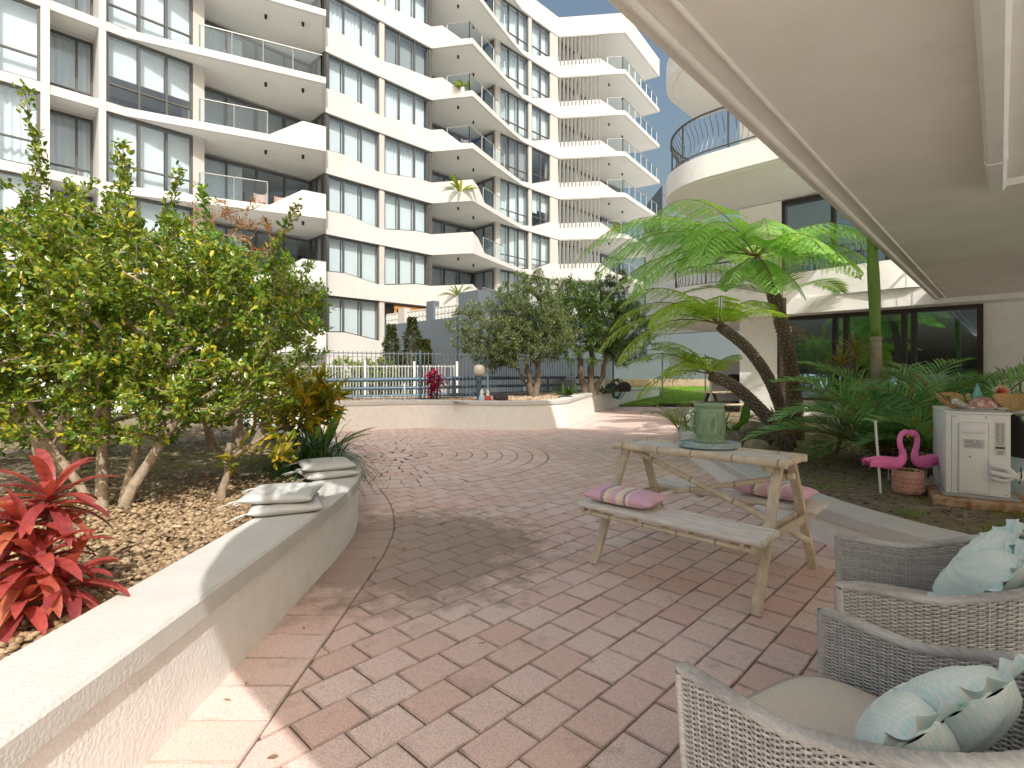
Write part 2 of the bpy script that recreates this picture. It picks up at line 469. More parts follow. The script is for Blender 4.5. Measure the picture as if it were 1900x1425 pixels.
for i in range(len(rs) - 1):
    t0 = (rs[min(i + 1, len(rs) - 1)] - rs[max(i - 1, 0)]).normalized(); t1 = (rs[min(i + 2, len(rs) - 1)] - rs[i]).normalized()
    n0 = V(t0.y, -t0.x); n1 = V(t1.y, -t1.x)
    if (rs[i] - CC).length < CR + .1: continue
    paver([rs[i] - n0 * .02, rs[i + 1] - n1 * .02, rs[i + 1] + n1 * BORD, rs[i] + n0 * BORD])
rw_ = .229
for k in range(10):                        # ring pattern
    r0 = k * rw_; r1 = r0 + rw_
    if k == 0:
        paver([CC + V(math.cos(a), math.sin(a)) * r1 * .95 for a in np.linspace(0, 2 * PI, 13)[:-1]]); continue
    n = max(8, int(2 * PI * (r0 + .06) / .118)) if k < 4 else int(2 * PI * (r0 + .05) / .172)
    w0 = 2 * PI * r0 / n; a0 = RND.random()
    for q in range(n):
        a = a0 + 2 * PI * q / n + RND.uniform(-.01, .01) / max(r0, .3)
        e = V(math.cos(a), math.sin(a)); t = V(-e.y, e.x); hw = w0 * .5 + (.012 if k < 5 else .008)
        c = CC + e * (r0 + r1) / 2
        if side(LW, c)[0] > .05: continue
        paver([CC + e * (r0 + .003) - t * (hw - .004), CC + e * r1 - t * hw, CC + e * r1 + t * hw, CC + e * (r0 + .003) + t * (hw - .004)])
# paver material: per-paver tone, exposed-aggregate speckle, damp and lichen stains
m, nt, b, out = new_mat('clay_paver')
tc = _n(nt, 'ShaderNodeTexCoord'); co_ = tc.outputs['Object']
at_ = _n(nt, 'ShaderNodeAttribute', attribute_name='rnd')
col = _mix(nt, at_.outputs['Fac'], (.80, .54, .465), (.90, .72, .655))
vo = _n(nt, 'ShaderNodeTexVoronoi'); vo.inputs['Scale'].default_value = 260; nt.links.new(co_, vo.inputs['Vector'])
sp = _n(nt, 'ShaderNodeSeparateColor'); nt.links.new(vo.outputs['Color'], sp.inputs[0])
col = _mix(nt, _math(nt, 'MULTIPLY', _ramp(nt, sp.outputs[0], .62, .75), .55), col, (.40, .33, .315))
col = _mix(nt, _math(nt, 'MULTIPLY', _ramp(nt, sp.outputs[1], .80, .88), .5), col, (.74, .62, .56))
col = _mix(nt, _math(nt, 'MULTIPLY', _ramp(nt, _noise(nt, co_, .55, 5), .42, .7), .5), col, (.80, .62, .55))
blot = _noise(nt, co_, 3.2, 8, .68)
col = _mix(nt, _math(nt, 'MULTIPLY', _ramp(nt, blot, .57, .72), .62), col, (.36, .28, .22))
ds = _n(nt, 'ShaderNodeVectorMath', operation='DISTANCE'); nt.links.new(co_, ds.inputs[0]); ds.inputs[1].default_value = (-.75, 3.75, 0)
near = _math(nt, 'SUBTRACT', 1.0, _ramp(nt, ds.outputs['Value'], .3, 1.75))
stain = _ramp(nt, _math(nt, 'ADD', _math(nt, 'MULTIPLY', near, .62), _math(nt, 'MULTIPLY', _noise(nt, co_, 5.5, 7, .7), .75)), .62, .80)
col = _mix(nt, _math(nt, 'MULTIPLY', stain, .72), col, (.26, .20, .155))
ed = _n(nt, 'ShaderNodeAttribute', attribute_name='edge'); eg = _math(nt, 'MULTIPLY', ed.outputs['Fac'], _ramp(nt, _noise(nt, co_, 7, 6, .7), .30, .62))
col = _mix(nt, _math(nt, 'MULTIPLY', eg, .66), col, (.25, .19, .15))
nt.links.new(col, b.inputs['Base Color']); b.inputs['Roughness'].default_value = .82; b.inputs['Specular IOR Level'].default_value = .3
bp = _n(nt, 'ShaderNodeBump'); bp.inputs['Strength'].default_value = .5; bp.inputs['Distance'].default_value = .003
nt.links.new(_math(nt, 'ADD', _math(nt, 'MULTIPLY', vo.outputs['Distance'], 1.2), _noise(nt, co_, 180, 3)), bp.inputs['Height']); nt.links.new(bp.outputs[0], b.inputs['Normal'])
M['paver'] = m
pv = PV.build('paving', M['paver']); pv['kind'] = 'structure'
ea = pv.data.attributes.new('edge', 'FLOAT', 'POINT'); ea.data.foreach_set('value', PE)
M['joint'] = mat('joint_sand', (.13, .10, .078), .95, var=(20, .4))
jb = MB().prism([(-.9, .1), (.9, .1), (2.2, 1.4), (2.2, 1.9), (11, 10.4), (11, 30), (-9, 30), (-9, 9.3), (-1.2, 1.2)], -.02, -.0065).build('paving_bed', M['joint']); jb['kind'] = 'structure'

# ------------------------------------------------------------------ planter walls
def planter(name, label, path, h, capw, inward, z0=-.05, capt=.085, over=.022):
    t = thing(name, label, 'planter wall', (path[len(path) // 2].x, path[len(path) // 2].y, 0))
    def ring(off_o, off_i, za, zb, mb):
        n = len(path); rows = []
        for i, p in enumerate(path):
            d = (path[min(i + 1, n - 1)] - path[max(i - 1, 0)]).to_2d().normalized(); nr = V(-d.y, d.x) * inward
            o = p.to_2d() - nr * off_o; q = p.to_2d() + nr * off_i; rows.append((o, q))
        e = .012
        vs = []
        for o, q in rows:
            dd = (q - o).normalized()
            vs += [(o.x, o.y, za), (o.x, o.y, zb - e), (*(o + dd * e), zb), (*(q - dd * e), zb), (q.x, q.y, zb - e), (q.x, q.y, za)]
        fs = []
        for i in range(n - 1):
            for k in range(5): a = 6 * i + k; fs.append((a, a + 1, a + 7, a + 6))
            fs.append((6 * i + 5, 6 * i, 6 * i + 6, 6 * i + 11))
        fs.append((0, 1, 2, 3, 4, 5)); fs.append(tuple(6 * (n - 1) + k for k in range(6))[::-1])
        mb.add(vs, fs)
    a = MB(); ring(0, capw - over * 2, z0, h - capt + .003, a); a.build('wall_body', M['render'], t, 40)
    c = MB(); ring(over, capw - over, h - capt, h, c); c.build('coping', M['cap'], t, 40)
    return t
planter('planter_wall', 'long cream rendered planter wall with flat coping at left, carrying grey seat pads', LW, .42, .34, 1)
planter('planter_wall', 'low wavy white planter wall across the back of the courtyard below the grey fence', FW, .63, .34, 1)
planter('planter_wall', 'low curved white planter wall at right edging the soil bed of tree ferns and palms', RW, .27, .30, 1)

def inset(path, d, sgn=1):
    outp = []; n = len(path)
    for i, p in enumerate(path):
        t = (path[min(i + 1, n - 1)] - path[max(i - 1, 0)]).to_2d().normalized(); outp.append(p.to_2d() + V(-t.y, t.x) * sgn * d)
    return outp
m, nt, b, out = new_mat('garden_soil')
tc = _n(nt, 'ShaderNodeTexCoord'); co_ = tc.outputs['Object']
col = _mix(nt, _ramp(nt, _noise(nt, co_, 14, 8, .7), .35, .66), (.15, .115, .08), (.42, .33, .24))
col = _mix(nt, _ramp(nt, _noise(nt, co_, 60, 4, .7), .64, .74), col, (.40, .33, .25))
col = _mix(nt, _math(nt, 'MULTIPLY', _ramp(nt, _noise(nt, co_, 1.6, 5, .6), .48, .64), .75), col, (.26, .26, .07))
nt.links.new(col, b.inputs['Base Color']); b.inputs['Roughness'].default_value = .95
bp = _n(nt, 'ShaderNodeBump'); bp.inputs['Strength'].default_value = 1; bp.inputs['Distance'].default_value = .03
nt.links.new(_noise(nt, co_, 34, 8, .75), bp.inputs['Height']); nt.links.new(bp.outputs[0], b.inputs['Normal'])
M['soil'] = m
M['gravelbed'] = mat('gravel_bed', (.36, .26, .17), .9, var=(70, .5), dirt=(38, .5, .66, (.15, .10, .07)), bump=(75, 1, .03))
def bed(name, poly, z, m, amp=.02, cell=.14):
    xs = [p.x for p in poly]; ys = [p.y for p in poly]
    bm = bmesh.new(); f = bm.faces.new([bm.verts.new((p.x, p.y, z)) for p in poly])
    bmesh.ops.triangulate(bm, faces=[f])
    mb = MB(); mb.bm(bm); o = mb.build(name, m); o['kind'] = 'structure'; return o
bed('left_garden_bed', [p.to_2d() for p in []] + inset(LW, .25) + [V(-6.5, 11.3), V(-12, 12), V(-14, 4), V(-9, -1.6)], .365, M['soil'])
bed('far_garden_bed', inset(FW, .25) + [V(8, 25.5), V(2.5, 21.5), V(.8, 16.5), V(-1.2, 14.4), V(-7, 12.6)], .575, M['gravelbed'])
bed('right_garden_bed', inset(RW, .22) + [V(7, 1.5), V(10, 9.6), V(6.2, 13.4), V(6.3, 15.6)], .235, M['soil'])
# ------------------------------------------------------------------ the white apartment building
def FP(s, n, z=0.): return Vector((-9.25 + .6984 * s + .7158 * n, 26.52 + .7158 * s - .6984 * n, z))
FD = Vector((.6984, .7158, 0)); FN = Vector((.7158, -.6984, 0))
def HZ(k): return 5.18 + 3.06 * k                       # underside of band k
bld = thing('apartment_building', 'white multi storey apartment building with zigzag balcony bands and grey framed windows behind the courtyard', 'building', (-4.5, 31, 0))
OPEN_E = [(-14.5, 0, .34), (-8.98, 0, .34), (-8.4, 0, .32), (-1.37, 2.49, .28), (-.18, 0.02, .3)]
CLOS_E = [(-14.5, 0, .34), (-8.98, 0, .34), (-8.4, 0, .32), (-3.55, 1.72, .30), (-2.3, 2.16, 1.16), (-1.37, 2.49, 1.10), (-.18, 0.02, 1.1)]
MID_O = [(-.17, 0, 1.22), (0.9, 0, 1.28), (2.95, 0, .93), (3.3, 0, .93), (4.3, 0, 1.10), (5.35, 0, 1.19), (6.43, 0, 1.28), (6.8, .55, 1.27), (7.44, 1.51, .35), (7.82, 2.08, .33), (10.4, 1.22, .30), (12.9, .42, .28), (14.2, .06, .26), (15.4, 0, .42), (17.34, 0, 1.14), (18.3, 0, 1.22)]
MID_C = [(-.17, 0, 1.18), (0.9, 0, 1.22), (2.95, 0, .87), (3.3, 0, .90), (5.35, 0, 1.20), (6.43, 0, 1.22), (7.82, 2.08, 1.25), (8.45, 1.88, 1.0), (9.2, 1.63, .30), (10.4, 1.22, .29), (12.9, .42, .28), (14.2, .06, .26), (15.4, 0, .42), (17.34, 0, 1.14), (18.3, 0, 1.22)]
END_O = [(20.2, 2.43, 1.23), (20.95, 3.38, .36), (21.35, 3.86, .31), (28.42, 2.8, .29), (28.06, 1.05, .29)]
def top_at(prof, s):
    for (s0, n0, t0), (s1, n1, t1) in zip(prof[:-1], prof[1:]):
        if s0 <= s <= s1: return t0 + (t1 - t0) * (s - s0) / max(s1 - s0, 1e-6)
    return prof[-1][2]
def n_at(prof, s):
    for (s0, n0, t0), (s1, n1, t1) in zip(prof[:-1], prof[1:]):
        if s0 <= s <= s1: return n0 + (n1 - n0) * (s - s0) / max(s1 - s0, 1e-6)
    return 0
def band(k, prof, thick=.16, base=0.):
    mb = MB(); z0 = HZ(k) + base; n = len(prof); P = [FP(a, b_, 0) for a, b_, c in prof]
    rows = []
    for i in range(n):
        a = P[max(i - 1, 0)]; b_ = P[min(i + 1, n - 1)]; d0 = (P[i] - a).normalized() if i else (b_ - P[i]).normalized(); d1 = (b_ - P[i]).normalized() if i < n - 1 else d0
        n0 = Vector((-d0.y, d0.x, 0)); n1 = Vector((-d1.y, d1.x, 0)); nr = (n0 + n1).normalized(); nr = nr / max(.45, nr.dot(n0))
        q = P[i] + nr * thick; t = prof[i][2]
        rows += [Vector((P[i].x, P[i].y, z0)), Vector((P[i].x, P[i].y, z0 + t)), Vector((q.x, q.y, z0 + t)), Vector((q.x, q.y, z0))]
    fs = []
    for i in range(n - 1):
        for j in range(4): fs.append((4 * i + j, 4 * i + (j + 1) % 4, 4 * i + 4 + (j + 1) % 4, 4 * i + 4 + j))
    fs += [(3, 2, 1, 0), (4 * n - 4, 4 * n - 3, 4 * n - 2, 4 * n - 1)]
    mb.add(rows, fs); return mb.build('balcony_band', M['facade'], bld)
def plan(s, n): p = FP(s, n); return (p.x, p.y)
KT = 7
prof_of = {}
for k in range(-1, KT + 1):
    closed = k <= 2
    E = CLOS_E if closed else OPEN_E; MD = MID_C if closed else MID_O
    mid = MD + END_O
    if k == KT:
        E = [(a, b_, 1.45) for a, b_, c in OPEN_E]; mid = [(a, b_, 1.45) for a, b_, c in MD + END_O]
    if k == -1: mid = [(a, b_, c) for a, b_, c in MD if a < 3.31]
    prof_of[k] = (E, mid)
    band(k, E); band(k, mid)
    outl = [(a, b_ - .03) for a, b_, c in E] + [(a, b_ - .03) for a, b_, c in mid]
    e = outl[-1]
    pts = [plan(a, b_) for a, b_ in outl] + ([plan(27.2, -.02)] if k > -1 else []) + [plan(27.2 if k > -1 else 3.3, -6), plan(-14.5, -6)]
    # near the recess at far left the slab steps back
    mb = MB(); mb.prism(pts, HZ(k) + .004, HZ(k) + .24); mb.build('floor_slab', M['soffit_white'], bld)
# walls: back of rooms, roof, ends, columns
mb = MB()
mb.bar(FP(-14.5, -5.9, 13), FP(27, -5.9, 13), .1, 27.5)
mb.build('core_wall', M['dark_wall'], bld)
mb = MB(); mb.prism([plan(-14.4, -.3), plan(27, -.3), plan(27, -12), plan(-14.4, -12)], HZ(7) + .25, HZ(7) + 1.2); mb.build('roof', M['facade'], bld)
mb = MB(); mb.bar(FP(27.1, -.15, 14), FP(27.1, -12, 14), .2, 25.2); mb.build('end_wall', M['facade'], bld)
mb = MB(); mb.bar(FP(-14.5, -.1, 1.0), FP(27, -.1, 1.0), .24, 2.2); mb.build('plinth_wall', M['facade'], bld)
def col(s0, s1, n0, n1, z0, z1, m):
    mb = MB(); c = (FP(s0, n0) + FP(s1, n1)) / 2; mb.prism([plan(s0, n0), plan(s1, n0), plan(s1, n1), plan(s0, n1)], z0, z1); return mb.build('column', m, bld)
zt = HZ(7) + .02
col(2.96, 3.27, -.07, -.6, 2, zt, M['grey_col']); col(6.28, 6.52, -.07, -2.6, 5.2, zt, M['frame']); col(11.74, 12.19, -.06, -2.3, 5.2, zt, M['grey_col'])
col(15.02, 15.34, -.07, -.6, 5.2, zt, M['grey_col']); col(17.37, 18.27, -.05, -.6, 5.2, zt, M['grey_col'])
col(-6.03, -5.6, -.05, -1.8, 2, zt, M['grey_col']); col(-.22, .0, -.06, -.35, 2, zt, M['frame'])
col(-9.2, -8.98, .03, -2.2, 0, zt + 1.4, M['facade']); col(-10.85, -10.6, .03, -2.2, 0, zt + 1.4, M['facade'])

def window(P0, P1, zb, zt, stops, rec=.18, transom=None, cover=('blind', 1.), mull=.075, sill_pts=None, cov_depth=.30, open_sash=None):
    """P0,P1 plan ends (left to right seen from outside); zb(f) sill height at fraction f; stops = mullion fractions incl. 0 and 1"""
    P0 = Vector(P0); P1 = Vector(P1); d = (P1 - P0); d.z = 0; L = d.length; d.normalize(); nin = Vector((-d.y, d.x, 0))
    o = P0 + nin * rec
    def pt(f, z, dep=0): q = o + d * (f * L) + nin * dep; return Vector((q.x, q.y, z))
    fr = MB(); up = nin
    fs = sorted(set(list(stops) + (sill_pts or [])))
    for a, b_ in zip(fs[:-1], fs[1:]): fr.bar(pt(a, zb(a) + .035), pt(b_, zb(b_) + .035), .07, .10, up)
    fr.bar(pt(0, zt - .04), pt(1, zt - .04), .08, .11, up)
    for f in stops:
        ff = min(max(f, mull * .5 / L), 1 - mull * .5 / L); fr.bar(pt(ff, zb(f) + .06), pt(ff, zt - .07), mull, .12, up)
    if transom: fr.bar(pt(0, transom), pt(1, transom), .06, .09, up)
    wo_ = fr.build('window', M['frame'], bld)
    gl = MB()
    for a, b_ in zip(fs[:-1], fs[1:]): gl.quad(pt(a, zb(a) + .03, .015), pt(b_, zb(b_) + .03, .015), pt(b_, zt - .05, .015), pt(a, zt - .05, .015))
    gl.build('pane', M['glass'], wo_)
    kind, drop = cover[0], cover[1]
    if kind in ('blind', 'grey_blind'):
        bl = MB()
        for a, b_ in zip(stops[:-1], stops[1:]):
            w = .035 / L
            bb = max(zb(a), zb(b_)) if drop < 1 else 0
            for x0, x1 in ((a + w, b_ - w),):
                zl = [max(zb(x0) + .04, zt - (zt - zb(x0)) * drop), max(zb(x1) + .04, zt - (zt - zb(x1)) * drop)]
                if drop < 1: zl = [max(zl)] * 2
                bl.quad(pt(x0, zl[0], cov_depth), pt(x1, zl[1], cov_depth), pt(x1, zt - .06, cov_depth), pt(x0, zt - .06, cov_depth))
        bl.build('blind', M[kind], wo_)
    elif kind == 'curtain':
        vs = []; fcs = []; N = int(L * 26); a0, a1 = cover[2] if len(cover) > 2 else (0, 1)
        for i in range(N + 1):
            f = a0 + (a1 - a0) * i / N; f = min(max(f, .01), .99); dep = cov_depth + .05 + .045 * math.sin(i * 1.15) + .015 * math.sin(i * 2.7)
            vs += [pt(f, zb(f) + .03, dep), pt(f, zt - .06, dep)]
        fcs = [(2 * i, 2 * i + 2, 2 * i + 3, 2 * i + 1) for i in range(N)]
        MB().add(vs, fcs).build('curtain', M['curtain'], wo_, 180)
    return wo_
covers = {}
rw = random.Random(5)
def cov(opts): return rw.choice(opts)
BL = ('blind', 1.); CU = ('curtain', 1.); GB = ('grey_blind', .8); HB = ('blind', .55); NO = ('none', 0)
Acov = {5: BL, 4: CU, 3: BL, 2: BL, 1: BL, 0: BL, -1: BL, 6: BL}
Bcov = {5: BL, 4: ('grey_blind', 1.), 3: CU, 2: CU, 1: BL, 0: BL, 6: BL}
Dcov = {6: CU, 5: CU, 4: BL, 3: ('grey_blind', .9), 2: CU, 1: BL, 0: BL}
D2cov = {6: CU, 5: CU, 4: BL, 3: NO, 2: ('blind', .62), 1: BL, 0: BL}
Lcov = {4: HB, 3: BL, 2: HB, 1: BL, 0: BL, 5: BL, 6: BL}
for k in range(-1, 7):
    E, mid = prof_of[k]; z0 = HZ(k); zh = HZ(k + 1) - .005
    def zfun(s0, s1, prof): return lambda f: z0 + top_at(prof, s0 + (s1 - s0) * f)
    s0, s1 = 0.02, 2.95                                        # bay A
    window(FP(s0, 0), FP(s1, 0), zfun(s0, s1, mid), zh, [0, .295, .64, 1], cover=Acov[k], sill_pts=[.30])
    window(FP(-.2, -1.7), FP(-.2, -.3), lambda f: z0 + .3, zh, [0, .5, 1], rec=.02, cover=BL)      # corner return
    if k >= 0:
        s0, s1 = 3.28, 6.27                                    # bay B
        window(FP(s0, 0), FP(s1, 0), zfun(s0, s1, mid), zh, [0, .33, .68, 1], cover=Bcov[k], sill_pts=[.34, .69])
        s0, s1 = 12.2, 15.0                                    # bay D, full height with transom
        window(FP(s0, 0), FP(s1, 0), zfun(s0, s1, [(12, 0, .26), (14.2, 0, .27), (15.4, 0, .40)]), zh, [0, .31, .645, 1], transom=z0 + 1.05, cover=Dcov[k])
        s0, s1 = 15.36, 17.36
        window(FP(s0, 0), FP(s1, 0), zfun(s0, s1, mid), zh, [0, .5, 1], transom=z0 + 1.2, cover=D2cov[k])
        # recessed balcony glazing behind C, its side return, and the end rooms
        window(FP(6.5, -2.2), FP(11.75, -2.2), lambda f: z0 + .25, zh - .1, [0, .25, .5, .75, 1], rec=.02, cover=('grey_blind', 1.))
        window(FP(11.72, -2.15), FP(11.72, -.2), lambda f: z0 + .25, zh - .1, [0, .5, 1], rec=-.03, cover=NO)
        window(FP(18.3, -.2), FP(27.0, -.2), lambda f: z0 + .25, zh - .12, [i / 9 for i in range(10)], rec=.02, cover=('blind', 1.))
    window(FP(-5.6, -1.6), FP(-.2, -1.6), lambda f: z0 + .25, zh - .08, [0, .25, .5, .75, 1], rec=.02, cover=cov([NO, ('grey_blind', .5), ('curtain', 1., (0, .4))]))
    s0, s1 = -8.96, -6.04                                      # left bay, three panes with low transom
    window(FP(s0, 0), FP(s1, 0), lambda f: z0 + .33, zh, [0, .36, .68, 1], transom=z0 + 1.12, cover=Lcov.get(k, BL), rec=.14)
    window(FP(-10.6, -1.35), FP(-9.2, -1.35), lambda f: z0 + .3, zh, [0, .64, 1], transom=z0 + 1.0, cover=cov([CU, ('curtain', 1., (.3, 1))]), rec=.1)
    window(FP(-14.3, 0), FP(-10.86, 0), lambda f: z0 + .33, zh, [0, .33, .66, 1], transom=z0 + 1.25, cover=BL if k != 1 else CU, rec=.14)
    mb = MB(); mb.bar(FP(-10.6, -1.15, z0 + .16), FP(-9.2, -1.15, z0 + .16), .2, .34); mb.build('recess_band', M['facade'], bld)
    # balcony balustrades: glass sheets with steel posts and a slim top rail
    def balustrade(pts, zb_, h=1.02, step=1.25):
        g_ = MB(); s_ = MB()
        for a, b_ in zip(pts[:-1], pts[1:]):
            a = Vector(a); b_ = Vector(b_); n = max(1, round((b_ - a).length / step))
            for i in range(n):
                p = a.lerp(b_, i / n); q = a.lerp(b_, (i + 1) / n); e = (q - p).normalized() * .04
                g_.quad((p.x + e.x, p.y + e.y, zb_ + .06), (q.x - e.x, q.y - e.y, zb_ + .06), (q.x - e.x, q.y - e.y, zb_ + h - .06), (p.x + e.x, p.y + e.y, zb_ + h - .06))
                s_.bar((p.x, p.y, zb_ - .02), (p.x, p.y, zb_ + h - .02), .045, .045, (1, 0, 0))
            s_.bar((b_.x, b_.y, zb_ - .02), (b_.x, b_.y, zb_ + h - .02), .045, .045, (1, 0, 0))
            s_.bar((a.x, a.y, zb_ + h), (b_.x, b_.y, zb_ + h), .05, .035)
        r_ = s_.build('balustrade', M['steel'], bld); g_.build('glass_sheet', M['rail_glass'], r_)
    if k >= 0:
        closed = k <= 2
        balustrade([FP(-6.0, .75), FP(-3.6, 1.6)] if closed else [FP(-6.0, .75), FP(-1.5, 2.32), FP(-.5, .3)], z0 + .28)
        if closed: balustrade([FP(9.2, 1.5), FP(11.9, .62)], z0 + .28)
        else: balustrade([FP(7.0, .75), FP(7.72, 1.9), FP(11.9, .62)], z0 + .32)
        balustrade([FP(20.6, 2.8), FP(21.3, 3.68), FP(28.2, 2.65)], z0 + .30)
        # louvre screen at the corner
        lv = MB()
        A_ = FP(18.36, 0.08); B_ = FP(20.15, 2.32)
        for i in range(11):
            p = A_.lerp(B_, i / 10); lv.bar((p.x, p.y, z0 + .9), (p.x, p.y, zh), .05, .16, (FN.x, FN.y, 0))
        lv.bar((A_.x, A_.y, zh - .05), (B_.x, B_.y, zh - .05), .08, .1)
        lv.build('louvre_screen', M['louvre'], bld)
        pc = MB(); c = FP(19.9, .6); pc.tube([(c.x, c.y, z0 + .2), (c.x, c.y, zh)], .13, 12); pc.build('round_column', M['facade'], bld)
    if k >= 1:
        dl = [(-3.3, .6), (-1.9, 1.3), (8.0, .55), (9.9, -.2), (21.7, 2.2), (24.2, 1.8)]
        for a, b_ in dl:
            c = FP(a, b_, HZ(k)); x = MB(); x.tube([(c.x, c.y, c.z + .01), (c.x, c.y, c.z - .16)], .06, 10); x.build('downlight', M['lightcan'], bld)
# timber framed opening and an air unit at the foot of bay B
mb = MB()
for f in (0, .34, .67, 1): p = FP(4.1 + 4.2 * f, -.25); mb.bar((p.x, p.y, 2.2), (p.x, p.y, 4.9), .13, .13, (1, 0, 0))
p = FP(4.0, -.25); q = FP(8.4, -.25); mb.bar((p.x, p.y, 4.95), (q.x, q.y, 4.95), .16, .2); mb.bar((p.x, p.y, 3.2), (q.x, q.y, 3.2), .1, .1)
tf = mb.build('timber_window_frame', M['orange_wood'], bld)
MB().quad(*(FP(s_, -.35, z_) for s_, z_ in ((4.1, 2.2), (8.3, 2.2), (8.3, 4.95), (4.1, 4.95)))).build('pane', M['glass'], tf)
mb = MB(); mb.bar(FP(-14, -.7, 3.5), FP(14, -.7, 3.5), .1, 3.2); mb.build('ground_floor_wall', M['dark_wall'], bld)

# things standing on its balconies
M['leaf_lime'] = leaf_mat('lime_leaf', (.14, .25, .03), (.33, .42, .05), (.5, .5, .08))
M['towel'] = mat('white_cloth', (.8, .8, .8), .9); M['pinkcloth'] = mat('pink_cloth', (.55, .2, .25), .9); M['terracotta'] = mat('terracotta', (.45, .2, .12), .8)
M['furn'] = mat('outdoor_furniture', (.20, .21, .23), .7); M['pinkrattan'] = mat('pink_rattan', (.5, .36, .33), .8)
def airer(s, n, k, label):
    c = FP(s, n, HZ(k) + .25); t = thing('drying_rack', label, 'drying rack', c)
    f = MB()
    for sg in (-1, 1):
        for e in (-.35, .35): f.tube([c + FD * e + FN * sg * .3, c + FD * e - FN * sg * .3 + V(0, 0, 1.0)], .016, 6)
    for j in range(5): f.tube([c + FD * -.38 + FN * (-.3 + .15 * j) + V(0, 0, 1.0), c + FD * .38 + FN * (-.3 + .15 * j) + V(0, 0, 1.0)], .01, 5)
    f.build('frame', M['white_paint'], t)
    for j in range(3):
        q = MB(); a = c + FD * (-.3 + .2 * j) + FN * (-.25 + .2 * j); q.bar(a + V(0, 0, .55), a + FD * .16 + V(0, 0, .55), .02, .75); q.build('hung_cloth', M['towel'] if j != 1 else M['pinkcloth'], t)
airer(-4.7, .35, 4, 'white folding drying rack with laundry behind glass on upper left balcony')
airer(-3.4, .75, 4, 'second laundry rack hung with white cloths, right of the other rack on upper left balcony')
def plant(s, n, k, h, label, blades=26, wide=.05, potm='white_paint'):
    c = FP(s, n, HZ(k) + .25); t = thing('potted_plant', label, 'potted plant', c)
    MB().lathe([(.12, 0), (.16, .3), (.165, .32), (.14, .32), (.13, .28)], 14, c).build('pot', M[potm], t)
    L = Leaves()
    for i in range(blades):
        d = rdir(RND, .35, .95); L.add(c + V(0, 0, .28), d, V(-d.x, -d.y, .8), h * RND.uniform(.7, 1.1), wide * 2, RND.random())
    L.build_blade('foliage', M['leaf_lime'], t, 4, .9)
plant(7.5, 1.35, 2, 1.35, 'bright lime broad leaved plant poking above the solid balcony wall', 16, .09)
plant(7.55, 1.5, 4, .75, 'small grassy plant inside the glass corner of a middle balcony')
plant(21.1, 3.1, 2, 1.0, 'potted plant behind railing of right end balcony, lower one')
plant(-6.3, -.4 - .3, 3, .8, 'green plant seen inside the left window bay', 20)
plant(-1.9, .6, 1, .5, 'low plant beside the pink chairs on the lower left balcony', 12)
plant(7.4, 1.3, 1 - 1, 1.3, 'tall leafy plant at the corner of the lowest solid balcony', 22, .06)
def tub_chair(s, n, k, label, m, rz=0):
    c = FP(s, n, HZ(k) + .25); t = thing('balcony_chair', label, 'chair', c)
    MB().box(c + V(0, 0, .38), (.5, .5, .08), rz, .02).build('seat', m, t)
    b_ = MB()
    for i in range(9):
        a = PI * i / 8; a2 = PI * (i + 1) / 8
        if i < 8: b_.bar(c + V(.28 * math.cos(a), .28 * math.sin(a), .62), c + V(.28 * math.cos(a2), .28 * math.sin(a2), .62), .03, .5)
    b_.build('backrest', m, t)
    for sx in (-.2, .2):
        for sy in (-.2, .2): MB().bar(c + V(sx, sy, 0), c + V(sx, sy, .36), .03, .03, (1, 0, 0)).build('leg', M['steel'], t)
tub_chair(-3.5, .5, 1, 'pinkish rattan chair on lower left balcony, left one of the two', M['pinkrattan'])
tub_chair(-2.7, .75, 1, 'pinkish rattan chair on lower left balcony, nearer the solid upstand', M['pinkrattan'])
tub_chair(8.3, .9, 3, 'dark chair behind the glass corner of the third balcony down', M['furn'])
tub_chair(9.3, .5, 3, 'dark chair further along the third balcony down', M['furn'])
tub_chair(-5.0, -.2, 3, 'grey chair at the left end of the middle left balcony', M['furn'])
def clothes_pole(s0, s1, n, z, label):
    pass
# rooftop greenery
L = Leaves(); t = thing('rooftop_shrub', 'lime green roof garden plants peeping over the top parapet', 'shrub', FP(17.6, -.8, HZ(7) + 1.2))
for i in range(500):
    s_ = RND.uniform(16.8, 19.2); c = FP(s_, RND.uniform(-.9, -.3), HZ(7) + 1.2 + RND.uniform(0, .55) * (1 - abs(s_ - 17.8) / 1.8)); L.add(c, rdir(RND, -.2, 1), rdir(RND), .25, .09, RND.random())
L.build_leaf('foliage', M['leaf_lime'], t)

# far grey block between the two buildings
t = thing('grey_tower', 'distant blue grey apartment block glimpsed between the white building and the curved balconies', 'building', (18, 60, 0))
MB().box((19.6, 62, 11), (6.0, 8, 22)).build('wall', M['bluegrey'], t)
for i in range(5):
    MB().box((18.2, 57.6, 3.3 + 3.0 * i), (4, 1.2, .35)).build('balcony_slab', M['facade'], t)
    MB().box((18.6, 57.93, 4.6 + 3.0 * i), (2.4, .1, 1.6)).build('window', M['frame'], t)
# ------------------------------------------------------------------ the near building (we stand under its first balcony)
O_ = V(-1.21, .414)
def UV(u, v, z=0.): p = O_ + UA * u + UB * v; return Vector((p.x, p.y, z))
nb = thing('balcony_building', 'cream rendered apartment building with rounded balconies whose low soffit covers the upper right', 'building', (6.5, 6.5, 0))
def arc(cu, cv, r, a0, a1, n=14): return [(cu + r * math.cos(math.radians(a0 + (a1 - a0) * i / n)), cv + r * math.sin(math.radians(a0 + (a1 - a0) * i / n))) for i in range(n + 1)]
def prism_uv(mb, poly, z0, z1): return mb.prism([tuple(UV(u, v)[:2]) for u, v in poly], z0, z1)
